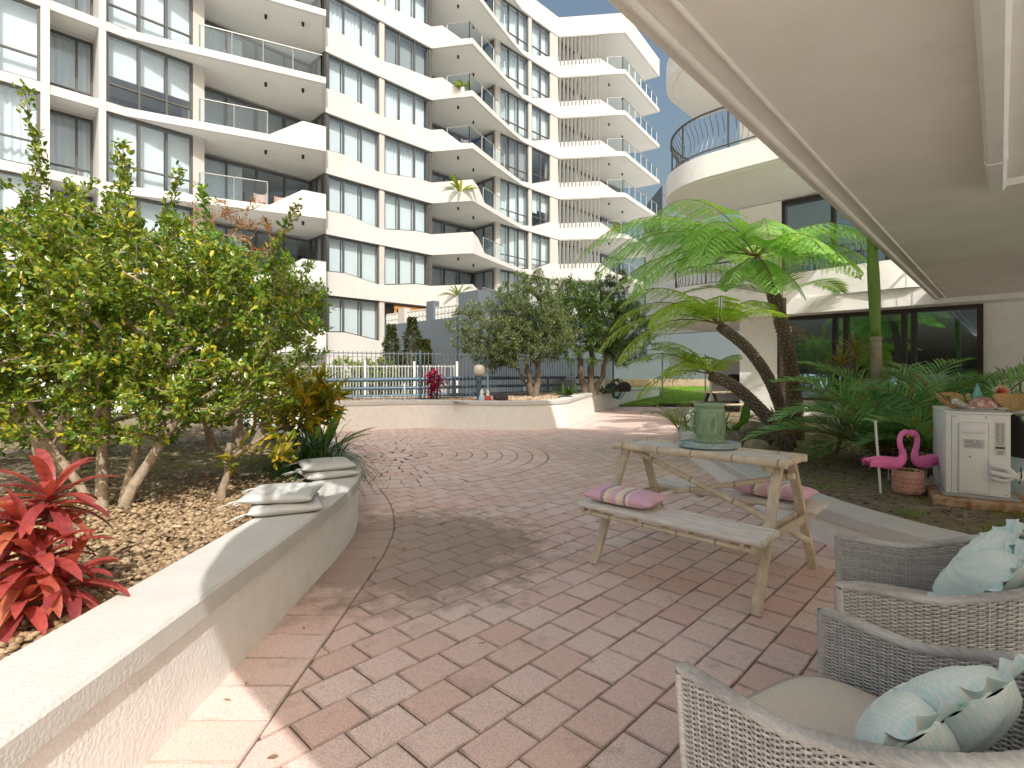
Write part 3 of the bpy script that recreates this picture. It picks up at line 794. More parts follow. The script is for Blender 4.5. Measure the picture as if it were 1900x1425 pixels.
# stack of balcony slabs with one rounded corner (their shadow scallops the courtyard)
foot = arc(1.3, 1.3, 1.3, 270, 180) + [(0, 9.5), (14.45, 9.5), (14.45, 0.)]
inner = [(u + .0, v) for u, v in foot]
for k in range(4):
    z = 2.72 + 2.8 * k
    foot_k = foot if k == 0 else arc(1.3, 1.3, 1.3, 270, 180) + [(0, 6.0), (4.4, 6.0), (4.4, 0.)]
    mb = MB(); prism_uv(mb, foot_k, z, z + (.22 if k == 0 else .42)); mb.build('balcony_slab', M['soffit'] if k == 0 else M['render'], nb, 30)
    if k == 0:   # downstand drip bead round the edge
        e = MB(); path = [UV(u, v, z - .012) for u, v in ([(14.3, .07)] + [(1.3, .07)] + arc(1.3, 1.3, 1.23, 270, 180)[1:] + [(.07, 9.4)])]
        e.tube(path, .022, 8); path = [UV(u, v, z - .006) for u, v in ([(14.3, .19)] + [(1.3, .19)] + arc(1.3, 1.3, 1.11, 270, 180)[1:] + [(.19, 9.4)])]
        e.tube(path, .014, 8); e.build('drip_bead', M['soffit'], nb, 60)
    zz = z + (.22 if k == 0 else .42)
    if k < 3:
        up = MB(); prism_uv(up, [(2.0, 2.0), (4.3, 2.0), (4.3, 2.25), (2.0, 2.25)], zz, z + 2.8); up.build('upper_wall', M['render'], nb)
        up = MB(); prism_uv(up, [(2.0, 2.26), (2.25, 2.26), (2.25, 5.9), (2.0, 5.9)], zz, z + 2.8); up.build('upper_wall', M['render'], nb)
    # rail
    rl = MB(); pth = [UV(u, v) for u, v in ([(14.3, .1), (10, .1), (6, .1), (1.3, .1)] if k == 0 else [(4.3, .1), (1.3, .1)]) + arc(1.3, 1.3, 1.2, 270, 180)[1:] + ([(.1, 5), (.1, 9.4)] if k == 0 else [(.1, 5.9)])]
    rl.tube([p + V(0, 0, zz + .95) for p in pth], .028, 8); rl.tube([p + V(0, 0, zz + .12) for p in pth], .02, 8)
    n = 0
    for a, b_ in zip(pth[:-1], pth[1:]):
        q = max(1, round((b_ - a).length / .14))
        for i in range(q): p = a.lerp(b_, i / q); rl.tube([p + V(0, 0, zz + .12), p + V(0, 0, zz + .95)], .008, 4)
    rl.build('railing', M['steel'], nb)
# far wing: wall with sliding doors facing us, balconies above
W = 14.5
mb = MB(); D0, D1 = -2.95, .72           # door opening along v
dz0, dz1 = .60, 2.62
def wallbox(mb, v0, v1, z0, z1, u0=W, u1=W + .25): prism_uv(mb, [(u0, v0), (u1, v0), (u1, v1), (u0, v1)], z0, z1)
wallbox(mb, -4.0, D0, -.1, 2.72); wallbox(mb, D1, 4.6, -.1, 2.72); wallbox(mb, D0 + .001, D1 - .001, -.1, dz0); wallbox(mb, D0 + .001, D1 - .001, dz1, 2.72)
prism_uv(mb, [(W + .26, -4.0), (W + 7, -4.0), (W + 7, -3.75), (W + .26, -3.75)], -.1, 2.72)
mb.build('ground_wall', M['render'], nb)
fr = MB(); uo = W - .02
for v in (D0 + .05, -1.62, -.55, -.38, D1 - .05): fr.bar(UV(uo, v, dz0 + .05), UV(uo, v, dz1 - .05), .09, .1, (*UA, 0))
fr.bar(UV(uo, D0, dz1 - .045), UV(uo, D1, dz1 - .045), .1, .09, (0, 0, 1)); fr.bar(UV(uo, D0, dz0 + .03), UV(uo, D1, dz0 + .03), .1, .06, (0, 0, 1))
df = fr.build('sliding_door', M['brown_frame'], nb)
MB().quad(UV(W + .05, D0, dz0), UV(W + .05, D1, dz0), UV(W + .05, D1, dz1), UV(W + .05, D0, dz1)).build('pane', M['door_glass'], df)
def drape(v0, v1, u):
    vs = []; N = int(abs(v1 - v0) * 34)
    for i in range(N + 1):
        v = v0 + (v1 - v0) * i / N; uu = u + .04 * math.sin(i * .9) + .02 * math.sin(i * 2.3); vs += [UV(uu, v, dz0 + .04), UV(uu, v, dz1 - .05)]
    return MB().add(vs, [(2 * i, 2 * i + 2, 2 * i + 3, 2 * i + 1) for i in range(N)])
M['drape'] = mat('grey_sheer_drape', (.36, .37, .39), .9)
drape(D0 + .1, -1.5, W + .3).build('curtain', M['drape'], df, 180); drape(.35, D1, W + .3).build('curtain', M['drape'], df, 180)
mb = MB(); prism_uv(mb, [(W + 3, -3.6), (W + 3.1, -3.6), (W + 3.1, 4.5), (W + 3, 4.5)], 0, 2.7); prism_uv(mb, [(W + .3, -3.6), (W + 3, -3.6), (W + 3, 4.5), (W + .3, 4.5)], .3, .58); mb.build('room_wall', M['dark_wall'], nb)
# first floor balcony of the wing: slab lip, curved upstand
mb = MB(); lip = arc(W + .9, -5.0, 1.5, 300, 180, 10)
lip = [(W + 3, -6.3)] + arc(W + .6, -5.1, 1.25, 270, 180, 10) + [(W - .65, 4), (W + 3, 4)]
prism_uv(mb, lip, 2.62, 2.98); mb.build('balcony_slab', M['render'], nb, 30)
def upstand(path, z0, z1, th=.14):
    mb = MB(); n = len(path); vs = []
    for i, (u, v) in enumerate(path):
        a = V(*path[max(i - 1, 0)]); b_ = V(*path[min(i + 1, n - 1)]); d = (b_ - a).normalized(); nr = V(-d.y, d.x)
        o = UV(u, v); q = UV(u + nr.x * th, v + nr.y * th)
        vs += [(o.x, o.y, z0), (o.x, o.y, z1), (q.x, q.y, z1), (q.x, q.y, z0)]
    fs = []
    for i in range(n - 1):
        for j in range(4): fs.append((4 * i + j, 4 * i + (j + 1) % 4, 4 * i + 4 + (j + 1) % 4, 4 * i + 4 + j))
    fs += [(0, 1, 2, 3), (4 * n - 1, 4 * n - 2, 4 * n - 3, 4 * n - 4)]
    mb.add(vs, fs); return mb
upp = [(W + 2.2, -6.2)] + arc(W + .75, -5.0, 1.15, 262, 180, 10) + [(W - .4, -3.2), (W - .44, -2.2), (W - .56, -1.4), (W - .62, -.8), (W - .6, -.35), (W - .45, .02), (W - .18, .22), (W + .1, .3)]
upstand(upp, 2.985, 3.58).build('balcony_upstand', M['render'], nb, 50)
def belly_rail(path_uv, z0, h, belly=.13, step=.13, name='railing', m='rail_dark'):
    rl = MB(); pts = [UV(u, v) for u, v in path_uv]
    rl.tube([p + V(0, 0, z0 + h) for p in pts], .024, 8); rl.tube([p + V(0, 0, z0 + .12) for p in pts], .02, 8)
    d2 = [p.copy() for p in pts]; rs_ = resample([V(p.x, p.y) for p in d2], step)
    for i in range(len(rs_)):
        a = rs_[max(i - 1, 0)]; b_ = rs_[min(i + 1, len(rs_) - 1)]; t = (b_ - a).normalized(); o = V(t.y, -t.x); p = rs_[i]
        if i % 9 == 4: rl.tube([(p.x, p.y, z0 - .02), (p.x, p.y, z0 + h)], .022, 6)
        else:
            q = []
            for j in range(7):
                f = j / 6; w = belly * math.sin(PI * min(1, f * 1.25)) * (1 if f < .8 else 0) - .03 * max(0, math.sin((f - .75) * 4 * PI)) * (f > .75)
                q.append((p.x + o.x * w, p.y + o.y * w, z0 + .12 + (h - .12) * f))
            rl.tube(q, .009, 4, cap=False)
    return rl.build(name, M[m], nb, 60)
belly_rail([(W - .3, 1.6), (W - .3, -5.0)] + arc(W + .75, -5.0, 1.05, 180, 255, 8), 3.5, .62, .05)
mb = MB(); wallbox(mb, -4.0, -3.0, 2.985, 5.5); mb.build('upper_wall', M['render'], nb); mb = MB(); wallbox(mb, 1.2, 4.5, 2.985, 5.5); mb.build('upper_wall', M['render'], nb); mb = MB(); prism_uv(mb, [(W + .26, -4.0), (W + 7, -4.0), (W + 7, -3.75), (W + .26, -3.75)], 2.985, 14); mb.build('upper_wall', M['render'], nb)
fr = MB()
for v in (-2.97, -1.9, -.85, .2, 1.17): fr.bar(UV(W + .1, v, 3.0), UV(W + .1, v, 5.45), .08, .1, (*UA, 0))
fr.bar(UV(W + .1, -3, 5.44), UV(W + .1, 1.2, 5.44), .1, .1)
d2 = fr.build('sliding_door', M['brown_frame'], nb); MB().quad(UV(W + .16, -3, 3.0), UV(W + .16, 1.2, 3.0), UV(W + .16, 1.2, 5.45), UV(W + .16, -3, 5.45)).build('pane', M['door_glass'], d2)
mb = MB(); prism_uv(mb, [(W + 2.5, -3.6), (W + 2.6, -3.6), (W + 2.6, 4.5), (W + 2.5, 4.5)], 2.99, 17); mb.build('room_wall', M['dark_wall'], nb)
# projecting rounded balconies higher up the wing
for k in (1, 2, 3):
    z = 2.72 + 2.8 * k; U0 = 11.74
    pl_ = arc(U0 + 1.7, -3.6, 1.7, 270, 180, 16) + [(U0, -.35), (W + .2, -.35), (W + .2, -5.3)]
    mb = MB(); prism_uv(mb, pl_, z, z + .50); mb.build('rounded_balcony', M['render'], nb, 30)
    rp = [(W + .1, -5.18)] + arc(U0 + 1.7, -3.6, 1.58, 270, 180, 16) + [(U0 + .12, -.4)]
    belly_rail(rp[::-1], z + .50, .95)
    so_ = MB(); so_.tube([UV(u, v, z - .004) for u, v in arc(U0 + 1.7, -3.6, 1.52, 270, 180, 16) + [(U0 + .18, -.5)]], .014, 6); so_.build('drip_bead', M['soffit'], nb, 60)
    mb = MB(); wallbox(mb, -4.0, -1.2, z + .5, z + 2.8); mb.build('upper_wall', M['render'], nb); mb = MB(); wallbox(mb, .9, 4.5, z + .5, z + 2.8); mb.build('upper_wall', M['render'], nb)
    if k < 3:
        fr = MB()
        for v in (-1.16, -.1, .86): fr.bar(UV(W + .1, v, z + .5), UV(W + .1, v, z + 2.75), .08, .1, (*UA, 0))
        d3 = fr.build('sliding_door', M['brown_frame'], nb); MB().quad(UV(W + .16, -1.2, z + .5), UV(W + .16, .9, z + .5), UV(W + .16, .9, z + 2.8), UV(W + .16, -1.2, z + 2.8)).build('pane', M['door_glass'], d3)
# pier and door frame at the extreme right, and the rear wall of the covered terrace
p = V(6.93, 7.1); mb = MB(); pu = (p - O_).dot(UA); pv_ = (p - O_).dot(UB)
prism_uv(mb, [(pu, pv_), (pu, pv_ + .12), (pu + .15, pv_ + .12), (pu + .15, pv_)], .15, 2.7199); prism_uv(mb, [(pu + .02, pv_ + .121), (pu + .02, pv_ + .9), (pu + .13, pv_ + .9), (pu + .13, pv_ + .121)], .15, 1.25)
mb.build('door_pier', M['white_paint'], nb)
mb = MB(); prism_uv(mb, [(pu + .03, pv_ + .121), (pu + .03, pv_ + .9), (pu + .12, pv_ + .9), (pu + .12, pv_ + .121)], 1.26, 2.7); mb.build('side_window', M['brown_frame'], nb)
mb = MB(); prism_uv(mb, [(17.5, -8.4), (18, -8.4), (18, -3.9), (17.5, -3.9)], 2.63, 6.1); mb.build('upper_wall', M['render'], nb)
# box gutter under the soffit with its bracket and outlet
def GV(px, py, z=2.72): return on(px, py, z)
a = on(1838, -260, 2.72); b_ = on(1849, 335, 2.72)
gd = (b_ - a).normalized(); gx = gd.cross(V(0, 0, 1))
sec = [(-.055, 0), (-.055, -.06), (-.035, -.085), (.035, -.085), (.055, -.06), (.055, 0)]
def extr(mb, a, b_, sec):
    n = len(sec); vs = [a + gx * x + V(0, 0, z) for x, z in sec] + [b_ + gx * x + V(0, 0, z) for x, z in sec]
    mb.add(vs, [(i, i + 1, n + i + 1, n + i) for i in range(n - 1)] + [tuple(range(n))[::-1], tuple(range(n, 2 * n))])
g = MB(); extr(g, a + V(0, 0, -.001), b_ + V(0, 0, -.001), sec)
go = g.build('gutter_pipe', M['white_paint'], nb, 20)
g = MB(); bc = a.lerp(b_, .79); extr(g, bc - gd * .018, bc + gd * .018, [(x * 1.1, z * 1.06 - .001) for x, z in sec]); g.build('pipe_bracket', M['white_paint'], nb)
g = MB(); g.bar(b_ + gx * .0 + V(0, 0, -.03) + gd * .02, b_ + gx * 1.6 + V(0, 0, -.03) + gd * .02, .07, .055); g.build('gutter_outlet', M['white_paint'], nb)
# ------------------------------------------------------------------ lawn and the ground beyond
M['turf'] = mat('lawn_turf', (.15, .28, .03), .9, var=(3, .3), bump=(60, .6, .02))
def grid_sheet(name, poly4, zf, m, n=24):
    a, b_, c, d = [Vector(p) for p in poly4]; vs = []
    for i in range(n + 1):
        for j in range(n + 1):
            p = (a.lerp(b_, i / n)).lerp(d.lerp(c, i / n), j / n); vs.append((p.x, p.y, zf(p.x, p.y)))
    fs = [(i * (n + 1) + j, (i + 1) * (n + 1) + j, (i + 1) * (n + 1) + j + 1, i * (n + 1) + j + 1) for i in range(n) for j in range(n)]
    o = MB().add(vs, fs).build(name, m, None, 180); o['kind'] = 'structure'; return o
def lawn_z(x, y): return .04 + max(0, (y - 19.5)) * .05
lawn_q = [(2.9, 19.4), (11, 19.4), (14, 29), (5.2, 29)]
grid_sheet('lawn', lawn_q, lawn_z, M['turf'])
grid_sheet('upper_lawn', [(4.0, 29.3), (14, 29.3), (14, 34), (4.0, 34)], lambda x, y: .86, M['turf'], 6)
M['grass'] = leaf_mat('grass_blade', (.14, .32, .03), (.30, .50, .05), (.45, .52, .10), .5, .4)
L = Leaves()
for i in range(16000):
    f = RND.random() ** 1.5; y = 19.45 + 9.5 * f; x = RND.uniform(3.6, 10.5)
    d = rdir(RND, .5, 1); L.add((x, y, lawn_z(x, y) - .01), d, V(d.y, -d.x, .3), RND.uniform(.05, .10), .016, RND.random() * .9)
g = L.build_rhomb('lawn_grass', M['grass'], None); g['kind'] = 'stuff'
M['sleeper'] = mat('timber_sleeper', (.40, .30, .21), .85, var=(8, .25), stretch=(.3, 3, 3), bump=(30, .4, .01))
t = thing('timber_edging', 'pale timber sleeper retaining edge across the back of the lawn', 'garden edging', (7, 29.1, .5))
for i in range(4): MB().bar((4.5 + 2.2 * i, 29.15, .69), (6.68 + 2.2 * i, 29.15, .69), .12, .42, bev=.01).build('sleeper', M['sleeper'], t)
t = thing('timber_edging', 'dark low timber edge between paving and lawn', 'garden edging', (7, 19.3, 0))
MB().bar((5.2, 19.35, .05), (10, 19.35, .05), .1, .14, bev=.008).build('sleeper', M['dark_bark'], t)
# blue-grey walls at the back, with breeze block crests
M['breeze'] = mat('breeze_block_white', (.76, .75, .72), .8, var=(9, .06))
def breeze(mb, p0, p1, z0, rows, bs=.29):
    p0 = Vector(p0); p1 = Vector(p1); d = (p1 - p0); L_ = d.length; d.normalize(); n = max(1, round(L_ / bs)); bs_ = L_ / n; up = V(d.y, -d.x, 0)
    for i in range(n + 1): q = p0 + d * (i * bs_); mb.bar((q.x, q.y, z0), (q.x, q.y, z0 + rows * bs), .035, .1, up)
    for j in range(rows + 1): a = V(p0.x, p0.y, z0 + j * bs); b_ = V(p1.x, p1.y, z0 + j * bs); mb.bar(a, b_, .102, .035)
    for i in range(n):
        for j in range(rows):
            c = p0 + d * ((i + .5) * bs_) + V(0, 0, z0 - p0.z + (j + .5) * bs)
            c.z = z0 + (j + .5) * bs
            for k in range(4):
                a = PI / 4 + k * PI / 2; e = d * math.cos(a) + V(0, 0, 1) * math.sin(a)
                mb.bar(c + e * .03, c + e * bs * .66, .085, .035, up)
            mb.box(c, (.09, .09, .09), math.atan2(d.y, d.x))
t = thing('courtyard_wall', 'tall blue grey rendered wall topped with white breeze blocks behind the grey fence', 'wall', (-3, 21, 0))
A0 = at(722, 600, 23.2); A1 = at(890, 600, 19.0); A0.z = A1.z = 0
def along(f, dz=0): p = A0.lerp(A1, f); return V(p.x, p.y, dz)
MB().bar(along(-.02, 1.7), along(.97, 1.7), .3, 3.3).build('wall_body', M['bluegrey'], t)
for f0, f1 in ((-.02, .155), (.24, .49), (.575, .80)):
    mb = MB(); breeze(mb, along(f0), along(f1), 3.352, 2, .24); mb.build('breeze_panel', M['breeze'], t)
for f0, f1, h in ((.16, .235, 4.0), (.495, .57, 4.1)): MB().bar(along(f0, (3.352 + h) / 2), along(f1, (3.352 + h) / 2), .302, h - 3.352).build('pier', M['bluegrey'] if f0 > .3 else M['grey_col'], t)
MB().bar(along(.86, 2.05), along(1.04, 2.05), .6, 4.3).build('pier', M['bluegrey'], t)
t = thing('courtyard_wall', 'plain blue grey wall behind the lawn with washing hung in front', 'wall', (8, 33, 0))
MB().bar((-1.0, 20.5, 2.2), (5.0, 33.9, 2.2), .3, 4.6).build('wall_body', M['bluegrey'], t)
MB().bar((5.16, 34, 2.2), (15, 31.5, 2.2), .3, 4.8).build('wall_body', M['bluegrey'], t)
t = thing('breeze_block_screen', 'white breeze block screen beside the ground floor flat, behind the tree ferns', 'screen wall', (6.6, 16.9, 0))
mb = MB(); breeze(mb, (5.75, 15.2, 0), (7.6, 15.5, 0), .55, 5, .21); mb.build('breeze_panel', M['breeze'], t)
MB().bar((5.7, 15.25, .25), (7.6, 15.55, .25), .25, .56).build('base_wall', M['render'], t)
# blue guard rail, white picket fence, ramp walls
t = thing('guard_rail', 'three horizontal blue steel pipe rails behind the grey fence', 'railing', (-1.5, 15.5, 0))
ra = [at(586, 706, 15.6), at(780, 703.5, 16), at(905, 701, 16.6), at(1110, 700, 20)]
for px, dz in ((0, 0), (1, -.26), (2, -.5)):
    MB().tube([p + V(0, 0, dz) for p in ra], .062 if px == 0 else .05, 8).build('rail', M['blue_rail'], t, 60)
for p in (ra[0], ra[1], ra[1].lerp(ra[2], .5), ra[2], ra[2].lerp(ra[3], .5)): MB().tube([V(p.x, p.y, -.1), p], .05, 8).build('post', M['blue_rail'], t, 60)
def pickets(mb, a, b_, h, step, w):
    n = max(1, round((b_ - a).length / step)); u = V(-(b_ - a).y, (b_ - a).x, 0).normalized()
    for i in range(n + 1): p = a.lerp(b_, i / n); mb.bar(p, p + V(0, 0, h), w, w, u)
    for z in (.06, h - .05): mb.bar(a + V(0, 0, z), b_ + V(0, 0, z), w * 1.15, w * 1.5)
M['picket'] = mat('dull_white_picket', (.50, .51, .50), .5)
t = thing('picket_fence', 'white steel picket fence standing behind the blue guard rail', 'fence', (-4, 17.8, 0))
pf = [V(-7.4, 18.1, .1), V(-5.0, 17.9, .1), V(-3.3, 17.8, .1), V(-1.85, 17.7, .1)]
for a, b_ in zip(pf[:-1], pf[1:]):
    mb = MB(); pickets(mb, a, b_, 1.42, .105, .03); mb.build('picket_panel', M['picket'], t)
for p in pf: MB().box(p + V(0, 0, .76), (.07, .07, 1.56)).build('post', M['white_paint'], t)
t = thing('pool_fence', 'grey tubular pool fence along the back of the far planter', 'fence', (-2, 13.3, .6))
ff = [at(520, 757, 12.2), at(575, 753, 12.4), at(780, 741, 13.1), at(905, 736, 14.2), at(985, 732, 16), at(1138, 724, 21)]
for p in ff: p.z = .56
for a, b_ in zip(ff[:-1], ff[1:]):
    mb = MB(); pickets(mb, a, b_, 1.22, .108, .017); mb.build('fence_panel', M['fence_grey'], t)
for p in ff[1:]: MB().box(p + V(0, 0, .62), (.055, .055, 1.26)).build('post', M['blue_rail'] if abs(p.x + 2.28) < .2 else M['fence_grey'], t)
t = thing('ramp_wall', 'white low wall of the car ramp seen through the fences', 'wall', (-3, 19.4, 0))
MB().bar((-9, 19.9, .38), (-2.4, 19.3, .38), .2, .9).build('wall_body', M['picket'], t)
MB().bar((-9.5, 15.0, .05), (.5, 16.2, .05), .25, .5).build('kerb_wall', M['grey_col'], t)
t = thing('utility_box', 'squat white rendered box with grey panels behind the fence under the trees', 'box', (1.2, 19, 0))
MB().box((1.35, 19.3, .55), (1.9, 1.0, 1.15), bev=.02).build('body', M['white_paint'], t)
for i in range(4): MB().box((.72 + .42 * i, 18.78, .6), (.3, .05, .8)).build('panel', M['grey_col'], t)
t = thing('white_wall', 'long white low wall behind the trees to the right of the utility box', 'wall', (4, 23, 0))
MB().bar((2.6, 21.2, .5), (4.4, 25.5, .5), .2, 1.3).build('wall_body', M['white_paint'], t)
# bollard lamp
p = at(889, 743, 12.6); p.z = .57
t = thing('bollard_lamp', 'blue bollard lamp with round opal globe in the far planter', 'lamp', p)
MB().lathe([(.065, 0), (.065, .46), (.075, .47), (.075, .60), (.06, .61)], 14, p).build('post', M['blue_rail'], t, 40)
M['globe'] = mat('opal_globe', (.72, .66, .55), .25, spec=.6)
MB().lathe([(.06, .61), (.10, .64), (.135, .72), (.13, .80), (.09, .865), (0, .885)], 18, p).build('globe', M['globe'], t, 180)

# ------------------------------------------------------------------ pebbles
M['pebble'] = mat('river_pebble', (.21, .135, .075), .7, col2=(.50, .375, .235), var=(60, .2), spec=.3)
def pebbles(name, spots, m, rmin, rmax, flat=.55):
    bm = bmesh.new(); bmesh.ops.create_icosphere(bm, subdivisions=1, radius=1); bv = np.array([v.co[:] for v in bm.verts]); bf = np.array([[v.index for v in f.verts] for f in bm.faces]); bm.free()
    N = len(spots); s = NR.uniform(rmin, rmax, (N, 1, 1)); sc = np.concatenate([NR.uniform(.75, 1.35, (N, 1, 1)), NR.uniform(.75, 1.2, (N, 1, 1)), NR.uniform(flat * .7, flat * 1.3, (N, 1, 1))], 2)
    jit = NR.uniform(.88, 1.12, (N, len(bv), 1)); v = bv[None] * jit * sc * s
    a = NR.uniform(0, 6.28, N); ca, sa = np.cos(a)[:, None], np.sin(a)[:, None]
    x = v[:, :, 0] * ca - v[:, :, 1] * sa; y = v[:, :, 0] * sa + v[:, :, 1] * ca; tl = NR.uniform(-.35, .35, (N, 1))
    P = np.array(spots); v = np.stack([x, y, v[:, :, 2] + x * tl], 2) + P[:, None, :]
    f = (np.arange(N)[:, None, None] * len(bv) + bf[None]).reshape(-1, 3)
    o = np_mesh(name, v, f, np.repeat(NR.uniform(0, 1, N), len(bv)), m, None, 180); o['kind'] = 'stuff'; return o
sp_ = []
while len(sp_) < 9000:
    x = -1.46 - RND.random() ** 1.15 * 2.3; y = RND.uniform(.9, 4.6)
    if side(LW, V(x, y))[0] < .34: continue
    fall = max(0, min(1, (-x - 2.1 + (y - 3.0) * .5) / .9))
    if RND.random() < fall * .85: continue
    sp_.append((x, y, .372 + RND.uniform(0, .012)))
pebbles('river_pebbles', sp_, M['pebble'], .009, .021)
M['chip'] = mat('stone_chip', (.26, .165, .10), .8, col2=(.58, .45, .33))
sp_ = []
while len(sp_) < 6500:
    x = RND.uniform(-4.6, 4.2); y = RND.uniform(11.3, 20); d, _ = side(FW, V(x, y))
    if d < .3 or d > 2.6: continue
    sp_.append((x, y, .585))
pebbles('garden_gravel', sp_, M['chip'], .018, .045, .6)
M['bark_chip'] = mat('bark_litter', (.10, .07, .045), .9, col2=(.34, .27, .19))
sp_ = []
while len(sp_) < 3800:
    x = RND.uniform(2.3, 6.5); y = RND.uniform(2.4, 8); d, _ = side(RW, V(x, y))
    if d < .3: continue
    sp_.append((x, y, .24))
pebbles('garden_litter', sp_, M['bark_chip'], .006, .018, .4)
M['litter2'] = mat('dry_leaf_litter', (.17, .10, .05), .9, col2=(.50, .40, .28))
L = Leaves()
for i in range(2600):
    x = RND.uniform(-6.5, -1.6); y = RND.uniform(2.3, 9)
    if side(LW, V(x, y))[0] < .36: continue
    d = rdir(RND, -.1, .25); L.add((x, y, .375 + RND.uniform(0, .012)), d, V(RND.uniform(-.4, .4), RND.uniform(-.4, .4), 1), RND.uniform(.03, .075), RND.uniform(.012, .03), RND.random())
g = L.build_leaf('leaf_litter', M['litter2'], None); g['kind'] = 'stuff'
# dry litter, moss tufts on the right bed
L = Leaves()
for i in range(900):
    x = RND.uniform(2.4, 6); y = RND.uniform(2.5, 7.5)
    if side(RW, V(x, y))[0] < .3: continue
    d = rdir(RND, -.05, .2); L.add((x, y, .243 + RND.uniform(0, .01)), d, V(RND.uniform(-.4, .4), RND.uniform(-.4, .4), 1), RND.uniform(.02, .06), RND.uniform(.006, .018), RND.random())
g = L.build_leaf('fallen_leaves', M['litter2'], None); g['kind'] = 'stuff'
L = Leaves()
for cx, cy, n in ((2.82, 3.75, 90), (3.25, 3.42, 70), (3.05, 3.3, 40), (3.6, 3.75, 60), (2.7, 4.6, 60), (3.3, 4.4, 60)):
    for i in range(n):
        d = rdir(RND, .2, .9); L.add((cx + RND.gauss(0, .05), cy + RND.gauss(0, .05), .24), d, V(-d.x, -d.y, .5), RND.uniform(.03, .08), .006, RND.random() * .85)
g = L.build_rhomb('weed_tufts', M['grass'], None); g['kind'] = 'stuff'

L = Leaves()
for i in range(90):
    x = RND.uniform(-1.0, 3.0); y = RND.uniform(1.6, 11)
    if side(LW, V(x, y))[0] > -.06 or side(RW, V(x, y))[0] > -.06: continue
    if RND.random() < .5: x = -1.12 + RND.random() * .35 if y < 4 else x
    d = rdir(RND, -.05, .12); L.add((x, y, .006 + RND.uniform(0, .006)), d, V(RND.uniform(-.3, .3), RND.uniform(-.3, .3), 1), RND.uniform(.02, .05), RND.uniform(.008, .02), RND.random())
g = L.build_leaf('fallen_leaves_on_paving', M['litter2'], None); g['kind'] = 'stuff'
# ------------------------------------------------------------------ shrubs and trees
def crown_points(rng, n, blobs, shell=.55):
    "random points in a set of ellipsoids (centre, radii), biased outward"
    vol = [r[0] * r[1] * r[2] for c, r in blobs]; out_ = []
    while len(out_) < n:
        c, r = rng.choices(blobs, vol)[0]; d = rdir(rng); q = shell + (1 - shell) * rng.random() if rng.random() < .75 else rng.random()
        out_.append(Vector((c[0] + d.x * r[0] * q, c[1] + d.y * r[1] * q, c[2] + d.z * r[2] * q)))
    return out_
def leafy(L, rng, tips, per, ln, wd_, spread=.10, yellow=.05, up=.35, back=.7, centre=None, dark_in=None):
    for tip, d, base in tips:
        for j in range(per):
            f = 1 - back * rng.random() ** 1.3 if j > 2 else 1
            p = base.lerp(tip, f) + rdir(rng) * spread * rng.random() ** .7 * .6
            ax = (d * .6 + rdir(rng) * .9 + V(0, 0, up)).normalized()
            nm = (V(0, 0, .9) + rdir(rng) * .8 + V(.3, -.9, .9) * .25)
            r = rng.random() * .8 if rng.random() > yellow else rng.uniform(.88, 1)
            L.add(p, ax, nm, ln * rng.uniform(.65, 1.2), wd_ * rng.uniform(.75, 1.15), r)
M['camellia'] = leaf_mat('camellia_leaf', (.06, .17, .025), (.40, .47, .05), (.72, .62, .06), .27, .34, .6)
M['lilly'] = leaf_mat('bright_hedge_leaf', (.09, .26, .02), (.36, .52, .04), (.36, .40, .04), .3, .4, .55)
M['rusty'] = leaf_mat('rusty_shoot', (.35, .17, .05), (.45, .28, .07), (.5, .12, .05), .4, .4)
def shrub(name, label, cat, loc, rng, stems, blobs, ntips, per, ln, wd_, lm, tip=.0040, yellow=.06, shoots=(), group=None, wood='bark', spread=.1, minr=.0022, leafkind='leaf'):
    t = thing(name, label, cat, loc, group=group)
    pts = crown_points(rng, ntips, blobs)
    for sh in shoots: pts += [Vector(sh[0]).lerp(Vector(sh[1]), i / 5) for i in range(1, 6)]
    mb, tips = grow(rng, stems, pts, tip=tip, power=.46, minr=minr)
    mb.build('trunk', M[wood], t, 60)
    L = Leaves(); leafy(L, rng, tips, per, ln, wd_, spread, yellow)
    if leafkind == 'leaf': L.build_leaf('crown', M[lm], t)
    else: L.build_rhomb('crown', M[lm], t)
    return t
rg = random.Random(21)
b1 = V(-2.62, 3.42, .34)
shrub('camellia_shrub', 'large camellia with several pale forking trunks nearest the red leaved plant at left', 'shrub', b1, rg,
      [wob(b1 + V(-.05, 0, 0), b1 + V(-.10, .1, .78), 4, .02, rg, .040, .024), wob(b1 + V(.06, .03, 0), b1 + V(.34, .18, .62), 4, .025, rg, .040, .026), wob(b1 + V(.34, .18, .62), b1 + V(.78, .45, 1.05), 3, .03, rg, .026, .014),
       wob(b1 + V(.03, .08, .05), b1 + V(.12, .3, .85), 4, .02, rg, .03, .018), wob(b1 + V(-.1, .02, 0), b1 + V(-.55, -.05, .85), 4, .03, rg, .03, .018)],
      [((-2.75, 3.6, 1.72), (.92, .75, .78)), ((-2.05, 3.95, 1.62), (.62, .6, .66)), ((-3.3, 3.4, 1.55), (.7, .6, .7)), ((-2.6, 3.25, 1.12), (.95, .45, .34)), ((-2.0, 3.7, 1.15), (.5, .4, .3))],
      1000, 26, .048, .027, 'camellia', yellow=.09,
      shoots=[((-2.6, 3.5, 2.3), (-2.52, 3.4, 2.72)), ((-1.9, 4.0, 2.0), (-1.62, 3.95, 2.50))])
b2 = V(-4.05, 4.7, .34)
